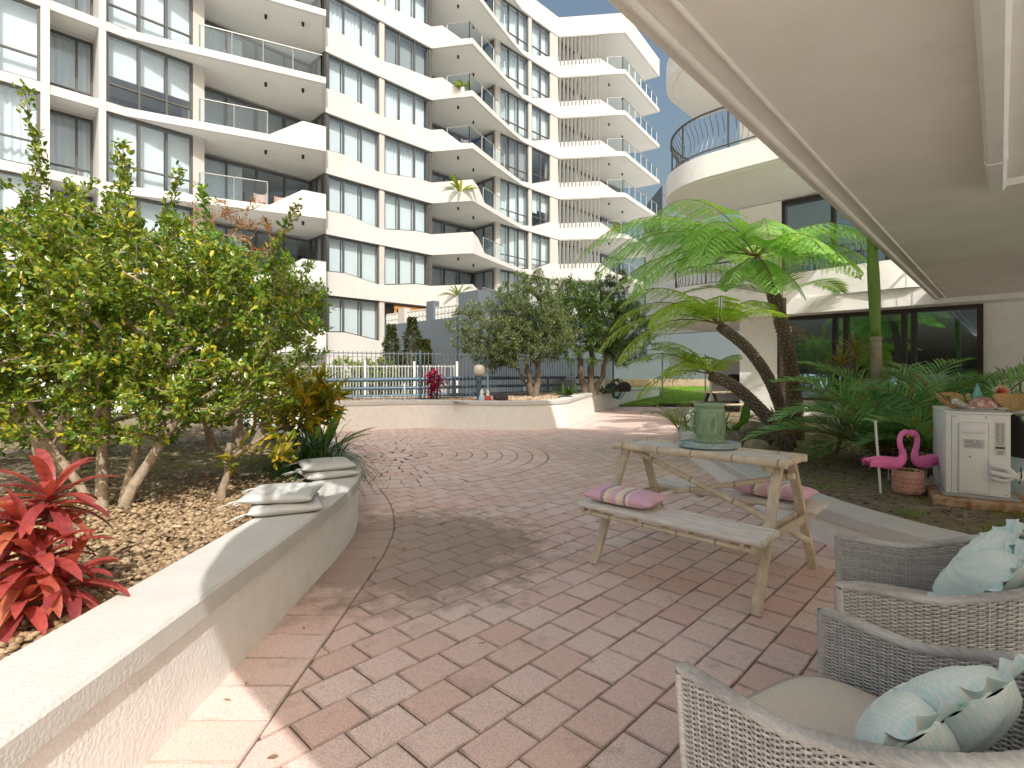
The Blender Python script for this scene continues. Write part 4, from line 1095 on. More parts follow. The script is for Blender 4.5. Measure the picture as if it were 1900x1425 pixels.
shrub('camellia_shrub', 'taller camellia at the far left edge with a tall bare shoot rising above it', 'shrub', b2, rg,
      [wob(b2, b2 + V(.05, 0, .9), 4, .03, rg, .06, .04), wob(b2 + V(.12, 0, 0), b2 + V(.38, .1, .85), 4, .03, rg, .05, .03), wob(b2 + V(-.1, 0, 0), b2 + V(-.4, .1, .9), 4, .03, rg, .05, .03), wob(b2 + V(.1, 0, 0), b2 + V(-.2, -.25, .6), 4, .04, rg, .05, .03)],
      [((-4.2, 4.8, 2.05), (1.15, .9, 1.02)), ((-3.3, 4.9, 2.0), (.8, .7, .8)), ((-4.6, 4.2, 1.5), (.8, .5, .6))], 900, 23, .052, .029, 'camellia', yellow=.08,
      shoots=[((-3.95, 4.4, 2.8), (-3.94, 4.25, 3.55)), ((-4.1, 4.6, 2.8), (-3.98, 4.4, 3.25)), ((-3.4, 4.6, 2.6), (-3.3, 4.5, 3.05)), ((-3.1, 4.7, 2.6), (-2.9, 4.6, 3.02))])
b3 = V(-3.1, 5.9, .34)
shrub('hedge_shrub', 'dense bright green rounded bush behind the camellias, overhanging the grass clump', 'shrub', b3, rg,
      [wob(b3, b3 + V(.1, 0, .8), 4, .03, rg, .06, .04), wob(b3 + V(.15, 0, 0), b3 + V(.5, .1, .85), 4, .03, rg, .05, .03), wob(b3 + V(-.2, 0, 0), b3 + V(-.5, 0, .8), 4, .03, rg, .05, .03)],
      [((-2.85, 5.7, 2.0), (.86, .8, .88)), ((-3.7, 5.9, 2.15), (.95, .8, .85)), ((-2.6, 5.6, 1.55), (.62, .55, .5))], 620, 23, .058, .027, 'lilly', yellow=.03,
      shoots=[((-2.3, 5.4, 1.9), (-1.86, 5.2, 2.02)), ((-2.3, 5.4, 1.7), (-1.90, 5.2, 1.74)), ((-3.2, 5.5, 2.9), (-3.2, 5.4, 3.15))], spread=.11)
# rusty-tipped shoots
b4 = V(-3.5, 6.6, .34)
shrub('rusty_shrub', 'airy shrub with rust coloured young shoots showing above the green bush', 'shrub', b4, rg, [wob(b4, b4 + V(.1, 0, 1.6), 5, .03, rg, .03, .015)],
      [((-3.45, 6.5, 3.0), (.75, .3, .42))], 70, 12, .06, .018, 'rusty', yellow=.2)
# small bare trunked sapling and croton
M['croton'] = leaf_mat('croton_leaf', (.10, .20, .015), (.52, .42, .03), (.70, .50, .04), .35, .4)
b5 = V(-2.0, 3.62, .34)
shrub('croton_sapling', 'slim croton sapling with a grey stem and a few spotted yellow leaves low down', 'sapling', b5, rg, [wob(b5, b5 + V(.03, .05, .42), 4, .015, rg, .03, .02), wob(b5 + V(.02, .03, .3), b5 + V(.28, .3, .52), 3, .01, rg, .014, .01)],
      [((-1.93, 3.6, .62), (.14, .1, .10)), ((-1.75, 3.75, .72), (.25, .2, .14))], 14, 9, .085, .03, 'croton', yellow=.25)
b6 = V(-2.15, 5.0, .34)
shrub('croton_shrub', 'yellow green croton bush beside the grass clump', 'shrub', b6, rg, [wob(b6, b6 + V(.1, 0, .35), 3, .02, rg, .025, .015), wob(b6, b6 + V(-.2, .1, .4), 3, .02, rg, .025, .015)],
      [((-2.15, 4.95, .95), (.5, .35, .30)), ((-1.85, 4.85, 1.0), (.3, .3, .22))], 60, 14, .15, .042, 'croton', yellow=.35)
b7 = V(-4.9, 10.9, .5)
M['yellowgreen'] = leaf_mat('pale_yellow_leaf', (.20, .22, .05), (.42, .40, .10), (.5, .3, .12), .5, .4)
shrub('flowering_shrub', 'pale yellow green shrub against the left end of the grey fence', 'shrub', b7, rg, [wob(b7, b7 + V(.1, 0, .5), 3, .03, rg, .02, .01)],
      [((-4.55, 10.6, 1.15), (.62, .45, .5)), ((-5.2, 10.6, 1.2), (.5, .4, .5))], 150, 16, .07, .025, 'yellowgreen')

b8 = V(-4.6, 5.6, .34)
shrub('low_shrub', 'low dark green bush filling the shade beneath the camellias at the far left', 'shrub', b8, rg, [wob(b8, b8 + V(.1, 0, .35), 3, .02, rg, .025, .015), wob(b8, b8 + V(.7, .3, .35), 3, .02, rg, .025, .015)],
      [((-4.9, 5.3, .85), (.9, .5, .45)), ((-3.9, 6.3, .85), (.8, .5, .45)), ((-3.2, 6.9, .8), (.6, .5, .40)), ((-6.3, 7.3, .95), (1.2, .6, .55)), ((-5.2, 7.6, .95), (.9, .5, .5))], 380, 17, .075, .036, 'lilly', yellow=.05)
# strap-leaved plants
def rosette(L, c, n, ln, wd_, zlo, zhi, rng, rcol=None, axis=V(0, 0, 1)):
    for i in range(n):
        a = i * 2.39996 + rng.uniform(-.2, .2); z = zlo + (zhi - zlo) * (i / n) + rng.uniform(-.08, .08); q = math.sqrt(max(.02, 1 - z * z))
        d = Vector((q * math.cos(a), q * math.sin(a), z)); nm = Vector((-d.x * z, -d.y * z, q + .15))
        L.add(c + V(0, 0, -.02 + .05 * i / n), d, nm, ln * rng.uniform(.75, 1.1), wd_ * rng.uniform(.85, 1.1), rng.random() if rcol is None else rcol(i / n))
M['cordy_red'] = leaf_mat('red_cordyline_leaf', (.17, .03, .05), (.64, .13, .115), (.56, .28, .10), .25, .38, .6)
M['stem'] = mat('woody_stem', (.21, .15, .11), .9, var=(30, .3))
c0 = V(-1.69, 1.86, .37)
t = thing('cordyline', 'crimson and copper strap leaved cordyline in the pebbles at far left', 'plant', c0)
mb = MB(); L = Leaves()
for dx, dy, hh, n, ln in ((0, 0, .20, 26, .25), (-.10, .05, .31, 26, .26), (.07, .05, .11, 20, .22), (-.05, .12, .39, 24, .25), (-.16, -.03, .18, 22, .25), (.02, -.06, .08, 16, .2)):
    b_ = c0 + V(dx * .5, dy * .5, 0); e = c0 + V(dx, dy, hh); mb.tube([b_, b_.lerp(e, .5) + V(.01, 0, 0), e], [.013, .011, .010], 6)
    rosette(L, e, n, ln, .047, -.35, .96, RND, lambda f: min(1, max(0, RND.choice((.15 + .5 * f, .3 + .6 * f, .9 if f < .4 else .7)) + RND.uniform(-.1, .1))))
mb.build('stem', M['stem'], t, 60); L.build_blade('foliage', M['cordy_red'], t, 7, 1.15, .17, .86, .01)
M['cordy_pink'] = leaf_mat('magenta_cordyline_leaf', (.14, .02, .045), (.62, .03, .21), (.75, .06, .30), .3, .4)
c1 = at(806, 742, 12.9); c1.z = .57
t = thing('cordyline', 'bright magenta cordyline in front of the grey fence in the far planter', 'plant', c1)
mb = MB(); L = Leaves()
for dx, dy, hh, n in ((0, 0, .62, 30), (.1, 0, .45, 26), (-.12, .05, .5, 26), (.02, -.1, .3, 24), (-.05, -.05, .2, 20)):
    e = c1 + V(dx, dy, hh); mb.tube([c1 + V(dx * .5, dy, 0), e], .016, 6); rosette(L, e, n, .30, .055, -.2, .95, RND, lambda f: .15 + .75 * f)
mb.build('stem', M['stem'], t, 60); L.build_blade('foliage', M['cordy_pink'], t, 5, 1.0, .15, .86, .01)
M['liriope'] = leaf_mat('grassy_leaf', (.03, .085, .018), (.075, .16, .03), (.25, .28, .08), .35, .25)
c2 = V(-1.82, 4.75, .35)
t = thing('grass_clump', 'dark green arching grass clump at the end of the near planter', 'grass clump', c2)
L = Leaves()
for i in range(780):
    d = rdir(RND, .35, .99); L.add(c2 + V(RND.gauss(0, .13), RND.gauss(0, .12), 0), d, V(-d.x * .3, -d.y * .3, 1), RND.uniform(.4, .72), .010, RND.random() * .88)
L.build_blade('foliage', M['liriope'], t, 6, RND and 2.0, .1, .95, .2)
M['broad'] = leaf_mat('broad_leaf', (.04, .14, .02), (.15, .30, .03), (.40, .45, .06), .3, .4)
for c, lab, n, ln, wd_ in ((V(-2.02, 5.6, .36), 'upright paddle leaved plant behind the grass clump at the end of the near planter', 9, .62, .14), (at(1190, 780, 11.5), 'x', 0, 0, 0)):
    if not n: continue
    t = thing('broadleaf_plant', lab, 'plant', c); L = Leaves()
    for i in range(n): d = rdir(RND, .55, .97); L.add(c, d, V(-d.x, -d.y, .4), ln * RND.uniform(.7, 1.1), wd_, RND.uniform(.2, 1))
    L.build_blade('foliage', M['broad'], t, 5, .5, .12, .9)

# ------------------------------------------------------------------ bottlebrush trees and planting in the far bed
M['bottle'] = leaf_mat('bottlebrush_leaf', (.08, .14, .05), (.22, .28, .10), (.30, .29, .16), .5, .25)
M['bottle2'] = leaf_mat('dark_tree_leaf', (.045, .12, .025), (.16, .27, .05), (.26, .30, .06), .4, .3)
rg = random.Random(4)
p = at(988, 738, 14.6); p.z = .56
shrub('bottlebrush_tree', 'twiggy grey green bottlebrush tree with forked trunk, the left tree of the far planter', 'tree', p, rg,
      [wob(p, p + V(-.16, 0, .95), 5, .04, rg, .10, .06), wob(p + V(.1, 0, 0), p + V(.16, .1, 1.1), 5, .04, rg, .11, .06), wob(p + V(-.05, 0, .1), p + V(-.5, .1, 1.0), 5, .03, rg, .05, .03)],
      [((-.35, 14.5, 2.4), (1.5, 1.1, .95)), ((.3, 14.2, 1.85), (1.2, .7, .5)), ((.55, 14.7, 2.95), (1.25, 1.1, 1.0)), ((-.65, 14.3, 1.85), (.75, .7, .65)), ((1.0, 14.6, 2.35), (.9, .9, .8)), ((.6, 14.8, 3.7), (.7, .6, .55))],
      1150, 30, .10, .026, 'bottle', tip=.0052, yellow=.10, wood='bark2', spread=.17, minr=.0035, leafkind='rhomb')
p = at(1092, 735, 16.4); p.z = .56
shrub('bottlebrush_tree', 'denser dark green tree with three thick stems, the right tree of the far planter', 'tree', p, rg,
      [wob(p + V(-.12, 0, 0), p + V(-.3, 0, 1.3), 5, .05, rg, .11, .07), wob(p + V(.08, 0, 0), p + V(.1, .1, 1.4), 5, .05, rg, .12, .08), wob(p + V(.2, 0, 0), p + V(.75, .1, 1.5), 5, .05, rg, .10, .05)],
      [((2.45, 16.4, 3.0), (1.55, 1.2, 1.15)), ((3.5, 16.7, 2.7), (1.15, 1.0, .95)), ((1.7, 16.2, 3.3), (1.0, 1.0, .9)), ((2.3, 16.0, 2.0), (1.5, .8, .6)), ((3.6, 16.3, 2.0), (.9, .7, .6)), ((3.1, 16.5, 4.0), (.8, .7, .55))],
      1150, 32, .10, .030, 'bottle2', tip=.0052, yellow=.06, wood='bark2', spread=.18, minr=.0035, leafkind='rhomb')
for px, py, Y, s_, lab, lm in ((1050, 738, 15.5, 1.0, 'low dark strappy plant between the two bottlebrush trunks', 'broad'), (1122, 733, 17.6, .7, 'small leafy plant right of the dense tree trunk', 'broad')):
    c = at(px, py, Y); c.z = .56; t = thing('strappy_plant', lab, 'plant', c); L = Leaves()
    for i in range(70): d = rdir(RND, .2, .9); L.add(c + V(RND.gauss(0, .12), RND.gauss(0, .1), 0), d, V(-d.x * .4, -d.y * .4, 1), .62 * s_ * RND.uniform(.6, 1.1), .055, RND.random() * .7)
    L.build_blade('foliage', M['bottle2'], t, 5, 1.1, .12, .9)
# conical trees beyond the fence
M['coneleaf'] = leaf_mat('bronze_tree_leaf', (.045, .08, .025), (.15, .17, .045), (.36, .20, .05), .45, .3)
for px, Y, h, r, lab in ((726, 19.6, 3.1, .72, 'conical bronze tipped tree left of the pair beyond the fence'), (765, 19.4, 3.35, .78, 'taller conical dark green tree beyond the fence'), (789, 18.6, 2.5, .6, 'small conical tree at right of the three beyond the fence')):
    c = at(px, YH, Y); c.z = 0; t = thing('conical_tree', lab, 'tree', c, group='conical trees beyond the fence')
    mb = MB(); mb.tube([c, c + V(.03, 0, h * .5), c + V(0, 0, h * .93)], [.07, .05, .01], 7); L = Leaves()
    for i in range(2300):
        f = RND.random() ** .8; rr = r * (1 - f * .93) * (.5 + .5 * RND.random()) * (1 + .25 * math.sin(f * 26 + RND.random()))
        a = RND.uniform(0, 2 * PI); d = V(math.cos(a), math.sin(a), RND.uniform(-.5, .5)); L.add(c + V(rr * math.cos(a), rr * math.sin(a), .25 + f * (h - .3)), d, V(0, 0, 1) + rdir(RND) * .6, RND.uniform(.10, .18), .05, min(1, max(0, RND.gauss(.42, .28))))
    for i in range(22):
        f = .1 + .75 * i / 22; a = i * 2.4; e = c + V(math.cos(a) * r * (1 - f) * .8, math.sin(a) * r * (1 - f) * .8, h * f + .1); mb.tube([c + V(0, 0, h * f), e], [.012, .005], 4)
    mb.build('trunk', M['bark'], t, 60); L.build_leaf('crown', M['coneleaf'], t)
c = V(-5.4, 19.2, 0)
shrub('hedge_shrub', 'lime green bushy shrub behind the white picket fence', 'shrub', c, rg, [wob(c, c + V(0, 0, .7), 3, .03, rg, .04, .02), wob(c + V(.5, 0, 0), c + V(.6, 0, .7), 3, .03, rg, .04, .02), wob(c + V(-.6, 0, 0), c + V(-.7, 0, .7), 3, .03, rg, .04, .02)],
      [((-5.9, 19.0, 1.15), (.75, .5, .72)), ((-4.9, 19.0, 1.1), (.8, .5, .7)), ((-6.9, 19.0, 1.0), (.7, .5, .6))], 320, 20, .13, .05, 'leaf_lime', spread=.2, minr=.005)

# ------------------------------------------------------------------ tree ferns
M['fern'] = leaf_mat('tree_fern_frond', (.26, .62, .14), (.54, .82, .24), (.36, .45, .05), .42, .45)
M['fern_y'] = leaf_mat('pale_fern_frond', (.34, .60, .08), (.58, .76, .14), (.5, .5, .05), .42, .5)
M['rachis'] = mat('frond_stalk', (.20, .17, .05), .6)
def frond_path(base, az, e0, length, droop, n=22):
    p = Vector(base); out_ = [p.copy()]; e = e0
    for i in range(n):
        t = (i + 1) / n; p = p + Vector((math.cos(e) * math.cos(az), math.cos(e) * math.sin(az), math.sin(e))) * length / n; out_.append(p.copy()); e -= droop / n * (.5 + 1.0 * t)
    return out_
def fern_frond(mb, L, base, az, e0, length, droop, rng, npin=22, plen=.36, tone=0., bend=0):
    pt = frond_path(base, az, e0, length, droop)
    mb.tube(pt, [.011 * (1 - .85 * i / (len(pt) - 1)) for i in range(len(pt))], 5)
    for i in range(npin):
        f = .16 + .83 * i / npin; k = f * (len(pt) - 1); j = min(int(k), len(pt) - 2); p = pt[j].lerp(pt[j + 1], k - j); T = (pt[j + 1] - pt[j]).normalized()
        S = V(-math.sin(az), math.cos(az), 0); N = S.cross(T) * -1; N = T.cross(S) * -1 if T.cross(S).z < 0 else T.cross(S)
        pl = plen * (math.sin(PI * min(1, .12 + f * .92)) ** .75) * rng.uniform(.9, 1.08)
        for sg in (-1, 1):
            D = (S * sg * .9 + T * (.30 + .35 * f) - V(0, 0, .10 + .20 * rng.random())).normalized(); q = p.copy(); steps = max(6, int(pl / .022)); st = pl / steps
            tn = min(.98, max(0, .45 + tone + rng.gauss(0, .14) + .2 * (f - .5)))
            for s_ in range(steps):
                g_ = s_ / steps; D = (D - V(0, 0, .030)).normalized(); q = q + D * st; w = .066 * (plen / .36) ** .5 * (1 - g_) ** .65 * (.55 + .45 * min(1, g_ * 6)) + .008
                X = D.cross(N).normalized()
                for s2 in (-1, 1): L.add(q, X * s2 + D * .55 - V(0, 0, .08), N + V(rng.uniform(-.2, .2), rng.uniform(-.2, .2), 0), w, .0225, min(1, max(0, tn + rng.uniform(-.12, .12))))
def tree_fern(label, trunk, r0, r1, fronds, rng, lm='fern', bark='dark_bark'):
    base = Vector(trunk[0]); t = thing('tree_fern', label, 'tree fern', base)
    path = smooth_path(trunk, 7); mb = MB(); n = len(path); mb.cur = 0.
    mb.tube(path, [(r0 + (r1 - r0) * i / (n - 1)) * (1 + .10 * math.sin(i * 1.9) * (i > 1)) for i in range(n)], 14)
    k = mb
    for i in range(2, n - 1):
        rr = r0 + (r1 - r0) * i / (n - 1); T = (path[i] - path[i - 1]).normalized(); x = T.orthogonal().normalized(); y = T.cross(x)
        for j in range(9):
            a = j * 2 * PI / 9 + i * .35
            for h_ in (0, .5):
                o = path[i].lerp(path[i - 1], h_) + (x * math.cos(a + h_ * .7) + y * math.sin(a + h_ * .7)) * rr * .98; k.cur = RND.uniform(.4, 1); k.ball(o, .019, 1, (1, 1, .8), .12)
    k.build('trunk', M['fernbark'], t, 180)
    mb = MB(); L = Leaves()
    for fr in fronds: fern_frond(mb, L, path[-1] + V(0, 0, .02), *fr[:4], rng, **(fr[4] if len(fr) > 4 else {}))
    mb.build('frond_stalks', M['rachis'], t, 60); L.build_rhomb('fronds', M[lm], t); return t
M['fernbark'] = mat('scarred_fern_trunk', (.15, .11, .083), .95, col2=(.33, .285, .235), var=(60, .4), bump=(60, .6, .01))
rg = random.Random(8)
def fronds_around(n, e, length, droop, rng, skip=None, **kw):
    out_ = []
    for i in range(n):
        az = 2 * PI * i / n + rng.uniform(-.18, .18)
        if skip and skip(math.degrees(az) % 360): continue
        out_.append((az, e + rng.uniform(-.15, .2), length * rng.uniform(.85, 1.1), droop * rng.uniform(.85, 1.15), kw))
    return out_
Ya = 8.0
ta = [at(1478, 805, Ya), at(1470, 700, Ya), at(1450, 600, Ya - .1), at(1425, 520, Ya - .15), at(1402, 478, Ya - .2)]; ta[0].z = .2
tree_fern('tallest tree fern with a thick dark trunk and broad crown before the glass doors', ta, .115, .075,
          [(math.radians(a_), e_, l_, d_, dict(plen=p_, npin=n_)) for a_, e_, l_, d_, p_, n_ in
           ((186, .60, 3.2, 1.75, .52, 27), (200, .38, 3.1, 1.5, .54, 27), (215, .70, 2.8, 1.8, .52, 24), (172, .75, 2.9, 1.8, .50, 24), (228, .35, 2.4, 1.5, .52, 22), (196, .10, 2.5, 1.2, .50, 23), (180, .22, 2.7, 1.4, .50, 23),
            (250, .55, 1.9, 1.6, .52, 19), (275, .35, 1.7, 1.4, .52, 18), (300, .52, 1.9, 1.6, .52, 19), (322, .30, 1.7, 1.4, .50, 18), (345, .60, 2.0, 1.6, .50, 19), (5, .40, 1.9, 1.5, .50, 19), (35, .75, 1.9, 1.6, .46, 18), (70, .65, 1.8, 1.6, .44, 17),
            (110, .65, 2.0, 1.6, .44, 18), (145, .5, 2.3, 1.6, .46, 20), (192, .48, 2.9, 1.6, .52, 25), (207, .22, 2.7, 1.4, .52, 24), (222, .55, 2.2, 1.7, .50, 21), (178, .50, 2.5, 1.6, .50, 22), (290, .25, 1.6, 1.3, .48, 17), (262, -.35, 1.1, .9, .36, 14), (330, -.5, 1.0, .8, .34, 14), (215, -.3, 1.0, .9, .34, 14))], rg)
Yb = 7.2
tb = [at(1470, 828, Yb), at(1450, 762, Yb), at(1425, 700, Yb - .05), at(1385, 645, Yb - .1), at(1335, 605, Yb - .15)]; tb[0].z = .2
tree_fern('curved tree fern leaning left with scarred trunk and pale fronds, middle of the three', tb, .075, .062,
          [(math.radians(a), e, l, d, dict(plen=p_, tone=.1, npin=20)) for a, e, l, d, p_ in ((178, .38, 2.0, 1.7, .40), (196, .22, 1.8, 1.5, .40), (160, .7, 1.8, 2.0, .38), (215, .62, 1.6, 1.9, .38), (186, .9, 1.7, 2.0, .38), (120, .8, 1.4, 1.7, .34), (60, .7, 1.3, 1.5, .34), (25, .85, 1.2, 1.6, .32), (250, .8, .9, 1.2, .28), (100, .9, 1.0, .9, .28), (335, .6, .9, 1.3, .28))], rg, 'fern_y')
Yc = 6.9
tc_ = [at(1462, 838, Yc), at(1440, 795, Yc), at(1405, 755, Yc), at(1360, 715, Yc), at(1318, 697, Yc)]; tc_[0].z = .2
tree_fern('lowest tree fern with a near horizontal trunk reaching left over the rocks', tc_, .085, .065,
          [(math.radians(a), e, l, d, dict(plen=p_, tone=.15, npin=16)) for a, e, l, d, p_ in ((182, .25, 1.15, 1.5, .32), (165, .7, 1.2, 1.5, .32), (140, .9, 1.0, 1.3, .3), (215, .55, 1.0, 1.5, .3), (195, .95, 1.0, 1.3, .3), (75, .8, .7, 1.1, .22), (20, .9, .6, 1.1, .2))], rg, 'fern_y')

# ------------------------------------------------------------------ palms
M['palm'] = leaf_mat('palm_leaflet', (.15, .44, .17), (.48, .70, .30), (.42, .31, .07), .35, .3)
M['palm_dry'] = leaf_mat('dry_palm_leaflet', (.25, .17, .09), (.40, .28, .16), (.5, .4, .25), .6, .3)
M['kentia'] = leaf_mat('tall_palm_leaflet', (.12, .30, .09), (.34, .52, .17), (.38, .34, .10), .35, .3)
def palm_frond(mb, L, base, az, e0, length, droop, rng, n=38, ll=.34, w=.02, vee=.5, tone=None):
    pt = frond_path(base, az, e0, length, droop, 14); mb.tube(pt, [.010 * (1 - .8 * i / 14) for i in range(15)], 5)
    for i in range(n):
        f = .14 + .86 * i / n; k = f * 14; j = min(int(k), 13); p = pt[j].lerp(pt[j + 1], k - j); T = (pt[j + 1] - pt[j]).normalized(); S = V(-math.sin(az), math.cos(az), 0); N = T.cross(S); N = N if N.z > 0 else -N
        l_ = ll * (math.sin(PI * min(1, .18 + .8 * f)) ** .6) * rng.uniform(.85, 1.1)
        for sg in (-1, 1):
            D = S * sg + T * (.55 + .6 * f) + N * vee * rng.uniform(.5, 1.2)
            L.add(p, D, N - S * sg * .4, l_, w, min(1, max(0, (rng.random() * .8 if tone is None else tone + rng.uniform(-.15, .15)) if rng.random() > .05 else .95)))
rg = random.Random(14)
def low_palm(label, c, nf, length, rng, dry=2, e=(.25, 1.25), azr=(0, 360)):
    t = thing('low_palm', label, 'palm', c, group='low bushy palms in the right bed'); mb = MB(); L = Leaves(); L2 = Leaves()
    MB().tube([c, c + V(0, 0, .22)], [.06, .05], 8).build('trunk', M['dark_bark'], t, 60)
    for i in range(nf):
        az = math.radians(azr[0] + (azr[1] - azr[0]) * ((i * .618) % 1)); f = i / nf
        palm_frond(mb, L, c + V(0, 0, .2), az, e[0] + (e[1] - e[0]) * f + rng.uniform(-.1, .1), length * rng.uniform(.8, 1.1), 1.25 * rng.uniform(.8, 1.2), rng, n=30, ll=.40, w=.026)
    for i in range(dry): palm_frond(mb, L2, c + V(0, 0, .16), rng.uniform(0, 6.28), rng.uniform(.0, .9), length * .9, 1.2, rng, n=26, ll=.32, w=.016)
    mb.build('frond_stalks', M['rachis'], t, 60); L.build_blade('fronds', M['palm'], t, 3, .5, .12, .9, .05)
    if dry: L2.build_blade('dry_fronds', M['palm_dry'], t, 3, .7, .1, .9, .05)
low_palm('bushy low palm sweeping left over the soil behind the bamboo table', V(3.85, 5.4, .22), 18, 1.3, rg, 2, (.35, 1.3), (-60, 200))
low_palm('upright low palm beneath the slender palm trunk', V(4.35, 5.9, .22), 16, 1.45, rg, 2, (.65, 1.4), (-60, 200))
low_palm('low palm with dry brown fronds beside the wall, behind the air conditioner', V(4.75, 5.5, .22), 16, 1.45, rg, 6, (.55, 1.35), (-75, 200))
low_palm('young low palm close behind the pink flamingos', V(4.1, 4.95, .22), 10, .8, rg, 2, (.4, 1.2), (-20, 190))
bp_ = V(4.36, 6.3, .2)
t = thing('slender_palm', 'slender ringed palm trunk, pale grey below and green above, rising under the soffit', 'palm', bp_)
top = at(1617, 455, 6.3)
mb = MB(); n = 40; path = [bp_.lerp(V(top.x, 6.3, top.z), i / n) + V(.03 * math.sin(i / n * 3), 0, 0) for i in range(n + 1)]
mb.tube(path[:24], [.068 * (1 - .25 * i / n) * (1.0 + .035 * (i % 2)) for i in range(24)], 16); 
M['palmtrunk'] = mat('ringed_palm_trunk', (.40, .35, .25), .8, var=(3, .35), stretch=(.4, .4, 12), bump=(8, .4, .01), dirt=(3, .55, .7, (.22, .27, .06)))
mb.build('trunk', M['palmtrunk'], t, 180)
M['crownshaft'] = mat('green_crownshaft', (.16, .27, .045), .4, var=(4, .2), stretch=(6, 6, .6))
q2 = [path[23] + V(0, 0, 0)] + path[25:] + [path[-1] + V(-.02, 0, .35), path[-1] + V(-.03, 0, .8)]
MB().tube(q2, [.054] + [.05 + .015 * math.sin(PI * min(1, i / (len(q2) - 2))) for i in range(1, len(q2))], 16).build('crownshaft', M['crownshaft'], t, 180)
mb = MB(); L = Leaves(); ct = q2[-1]
for az, e, l_, dr in ((20, .7, 2.2, 1.2), (330, .7, 2.2, 1.1), (350, 1.0, 2.2, 1.2), (305, .9, 1.9, 1.2), (40, .6, 1.9, 1.2)):
    palm_frond(mb, L, ct, math.radians(az), e, l_, dr, rg, n=52, ll=.62, w=.032, vee=.15)
mb.build('frond_stalks', M['rachis'], t, 60); L.build_blade('fronds', M['kentia'], t, 4, .55, .1, .9, .05)
# a second tall palm further back whose fronds arch over the tree ferns
b9 = V(5.6, 10.9, .2); t = thing('tall_palm', 'darker feather palm whose long fronds arch out above the tree ferns', 'palm', b9)
MB().tube([b9, b9 + V(0, 0, 2.6)], [.1, .08], 12).build('trunk', M['dark_bark'], t, 60); mb = MB(); L = Leaves()
for az, e, l_, dr in ((188, .50, 2.6, .95), (205, .75, 2.5, 1.2), (172, .35, 2.2, .8), (150, .8, 2.2, 1.2), (225, .5, 2.4, 1.2), (245, .85, 2.1, 1.2), (95, .9, 2.0, 1.2), (20, .6, 1.8, 1.2)):
    palm_frond(mb, L, b9 + V(0, 0, 2.6), math.radians(az), e, l_, dr, rg, n=56, ll=.55, w=.028, vee=.25)
mb.build('frond_stalks', M['rachis'], t, 60); L.build_blade('fronds', M['kentia'], t, 4, .5, .1, .9, .05)
# dracaena
M['dracaena'] = leaf_mat('striped_dracaena_leaf', (.22, .19, .045), (.46, .36, .11), (.45, .20, .12), .4, .4)
c = V(4.0, 6.5, .2); t = thing('dracaena', 'spiky yellow and bronze dracaena with two heads in front of the glass doors', 'plant', c); mb = MB(); L = Leaves()
for px, py in ((1588, 655), (1560, 680)):
    e = at(px, py, 6.4); mb.tube(smooth_path([c, c.lerp(e, .55) + V(.06, 0, -.05), e], 6), .013, 6); rosette(L, e, 34, .34, .030, -.1, .95, RND)
mb.build('stem', M['stem'], t, 60); L.build_blade('foliage', M['dracaena'], t, 5, .7, .12, .9, .01)
# understorey beneath the tree ferns
for cx, cy, n, ln, wd_, lab in ((3.35, 8.2, 26, .55, .05, 'fresh green strappy plant between the rocks and fern trunks'), (4.3, 8.6, 30, .8, .06, 'tall strappy lily plant left of the thick fern trunk'), (3.75, 8.9, 12, .7, .16, 'glossy broad leaved plant at the foot of the leaning ferns'), (3.1, 8.9, 22, .5, .045, 'yellowish strappy plant behind the green urn')):
    c = V(cx, cy, .2); t = thing('understorey_plant', lab, 'plant', c); L = Leaves()
    for i in range(n): d = rdir(RND, .35, .97); L.add(c + V(RND.gauss(0, .06), RND.gauss(0, .06), 0), d, V(-d.x * .5, -d.y * .5, .8), ln * RND.uniform(.6, 1.1), wd_, RND.random() * .95)
    L.build_blade('foliage', M['leaf_lime'] if 'yellowish' in lab else M['broad'], t, 5, .9, .12, .9)
c = V(3.0, 9.4, .2); t = thing('fine_palm', 'fine leaved young palm just behind the green urn', 'palm', c); mb = MB(); L = Leaves()
for az, e in ((200, .9), (150, 1.1), (240, 1.0), (20, .9), (60, 1.1), (300, .9), (110, .8)): palm_frond(mb, L, c, math.radians(az), e, .95, 1.3, rg, n=30, ll=.20, w=.012)
mb.build('frond_stalks', M['rachis'], t, 60); L.build_blade('fronds', M['leaf_lime'], t, 3, .5, .1, .9, .05)
# ------------------------------------------------------------------ bamboo picnic table
M['bamboo'] = mat('weathered_bamboo', (.78, .69, .53), .6, var=(14, .18), stretch=(1, 1, 1), dirt=(5, .55, .8, (.52, .46, .38)), bump=(60, .2, .004), col2=(.70, .60, .45))
M['bamboo_node'] = mat('bamboo_node', (.42, .33, .22), .7)
M['slat'] = mat('silvery_bamboo_slat', (.80, .77, .71), .75, var=(16, .22), stretch=(.6, 6, 6), dirt=(4, .6, .85, (.45, .38, .30)), bump=(50, .3, .004), col2=(.74, .70, .64))
M['grey_timber'] = mat('weathered_timber', (.66, .56, .43), .75, var=(10, .25), stretch=(3, 3, .35), dirt=(4.5, .6, .8, (.34, .32, .15)), bump=(40, .4, .004), col2=(.58, .50, .40))
def bamboo(mb, nodes, a, b_, r, step=.24, rng=RND):
    a = Vector(a); b_ = Vector(b_); n = 14; mb.tube([a.lerp(b_, i / n) for i in range(n + 1)], r, 10)
    L_ = (b_ - a).length; x = rng.uniform(.06, step)
    while x < L_ - .03:
        p = a.lerp(b_, x / L_); d = (b_ - a).normalized(); nodes.tube([p - d * .006, p - d * .002, p + d * .002, p + d * .006], [r * 1.005, r * 1.09, r * 1.09, r * 1.005], 10, False); x += step * rng.uniform(.85, 1.15)
tb_ = thing('picnic_table', 'weathered bamboo picnic table with attached benches and crossed braces on the brick paving', 'picnic table', (1.23, 3.40, 0), math.radians(-45.6))
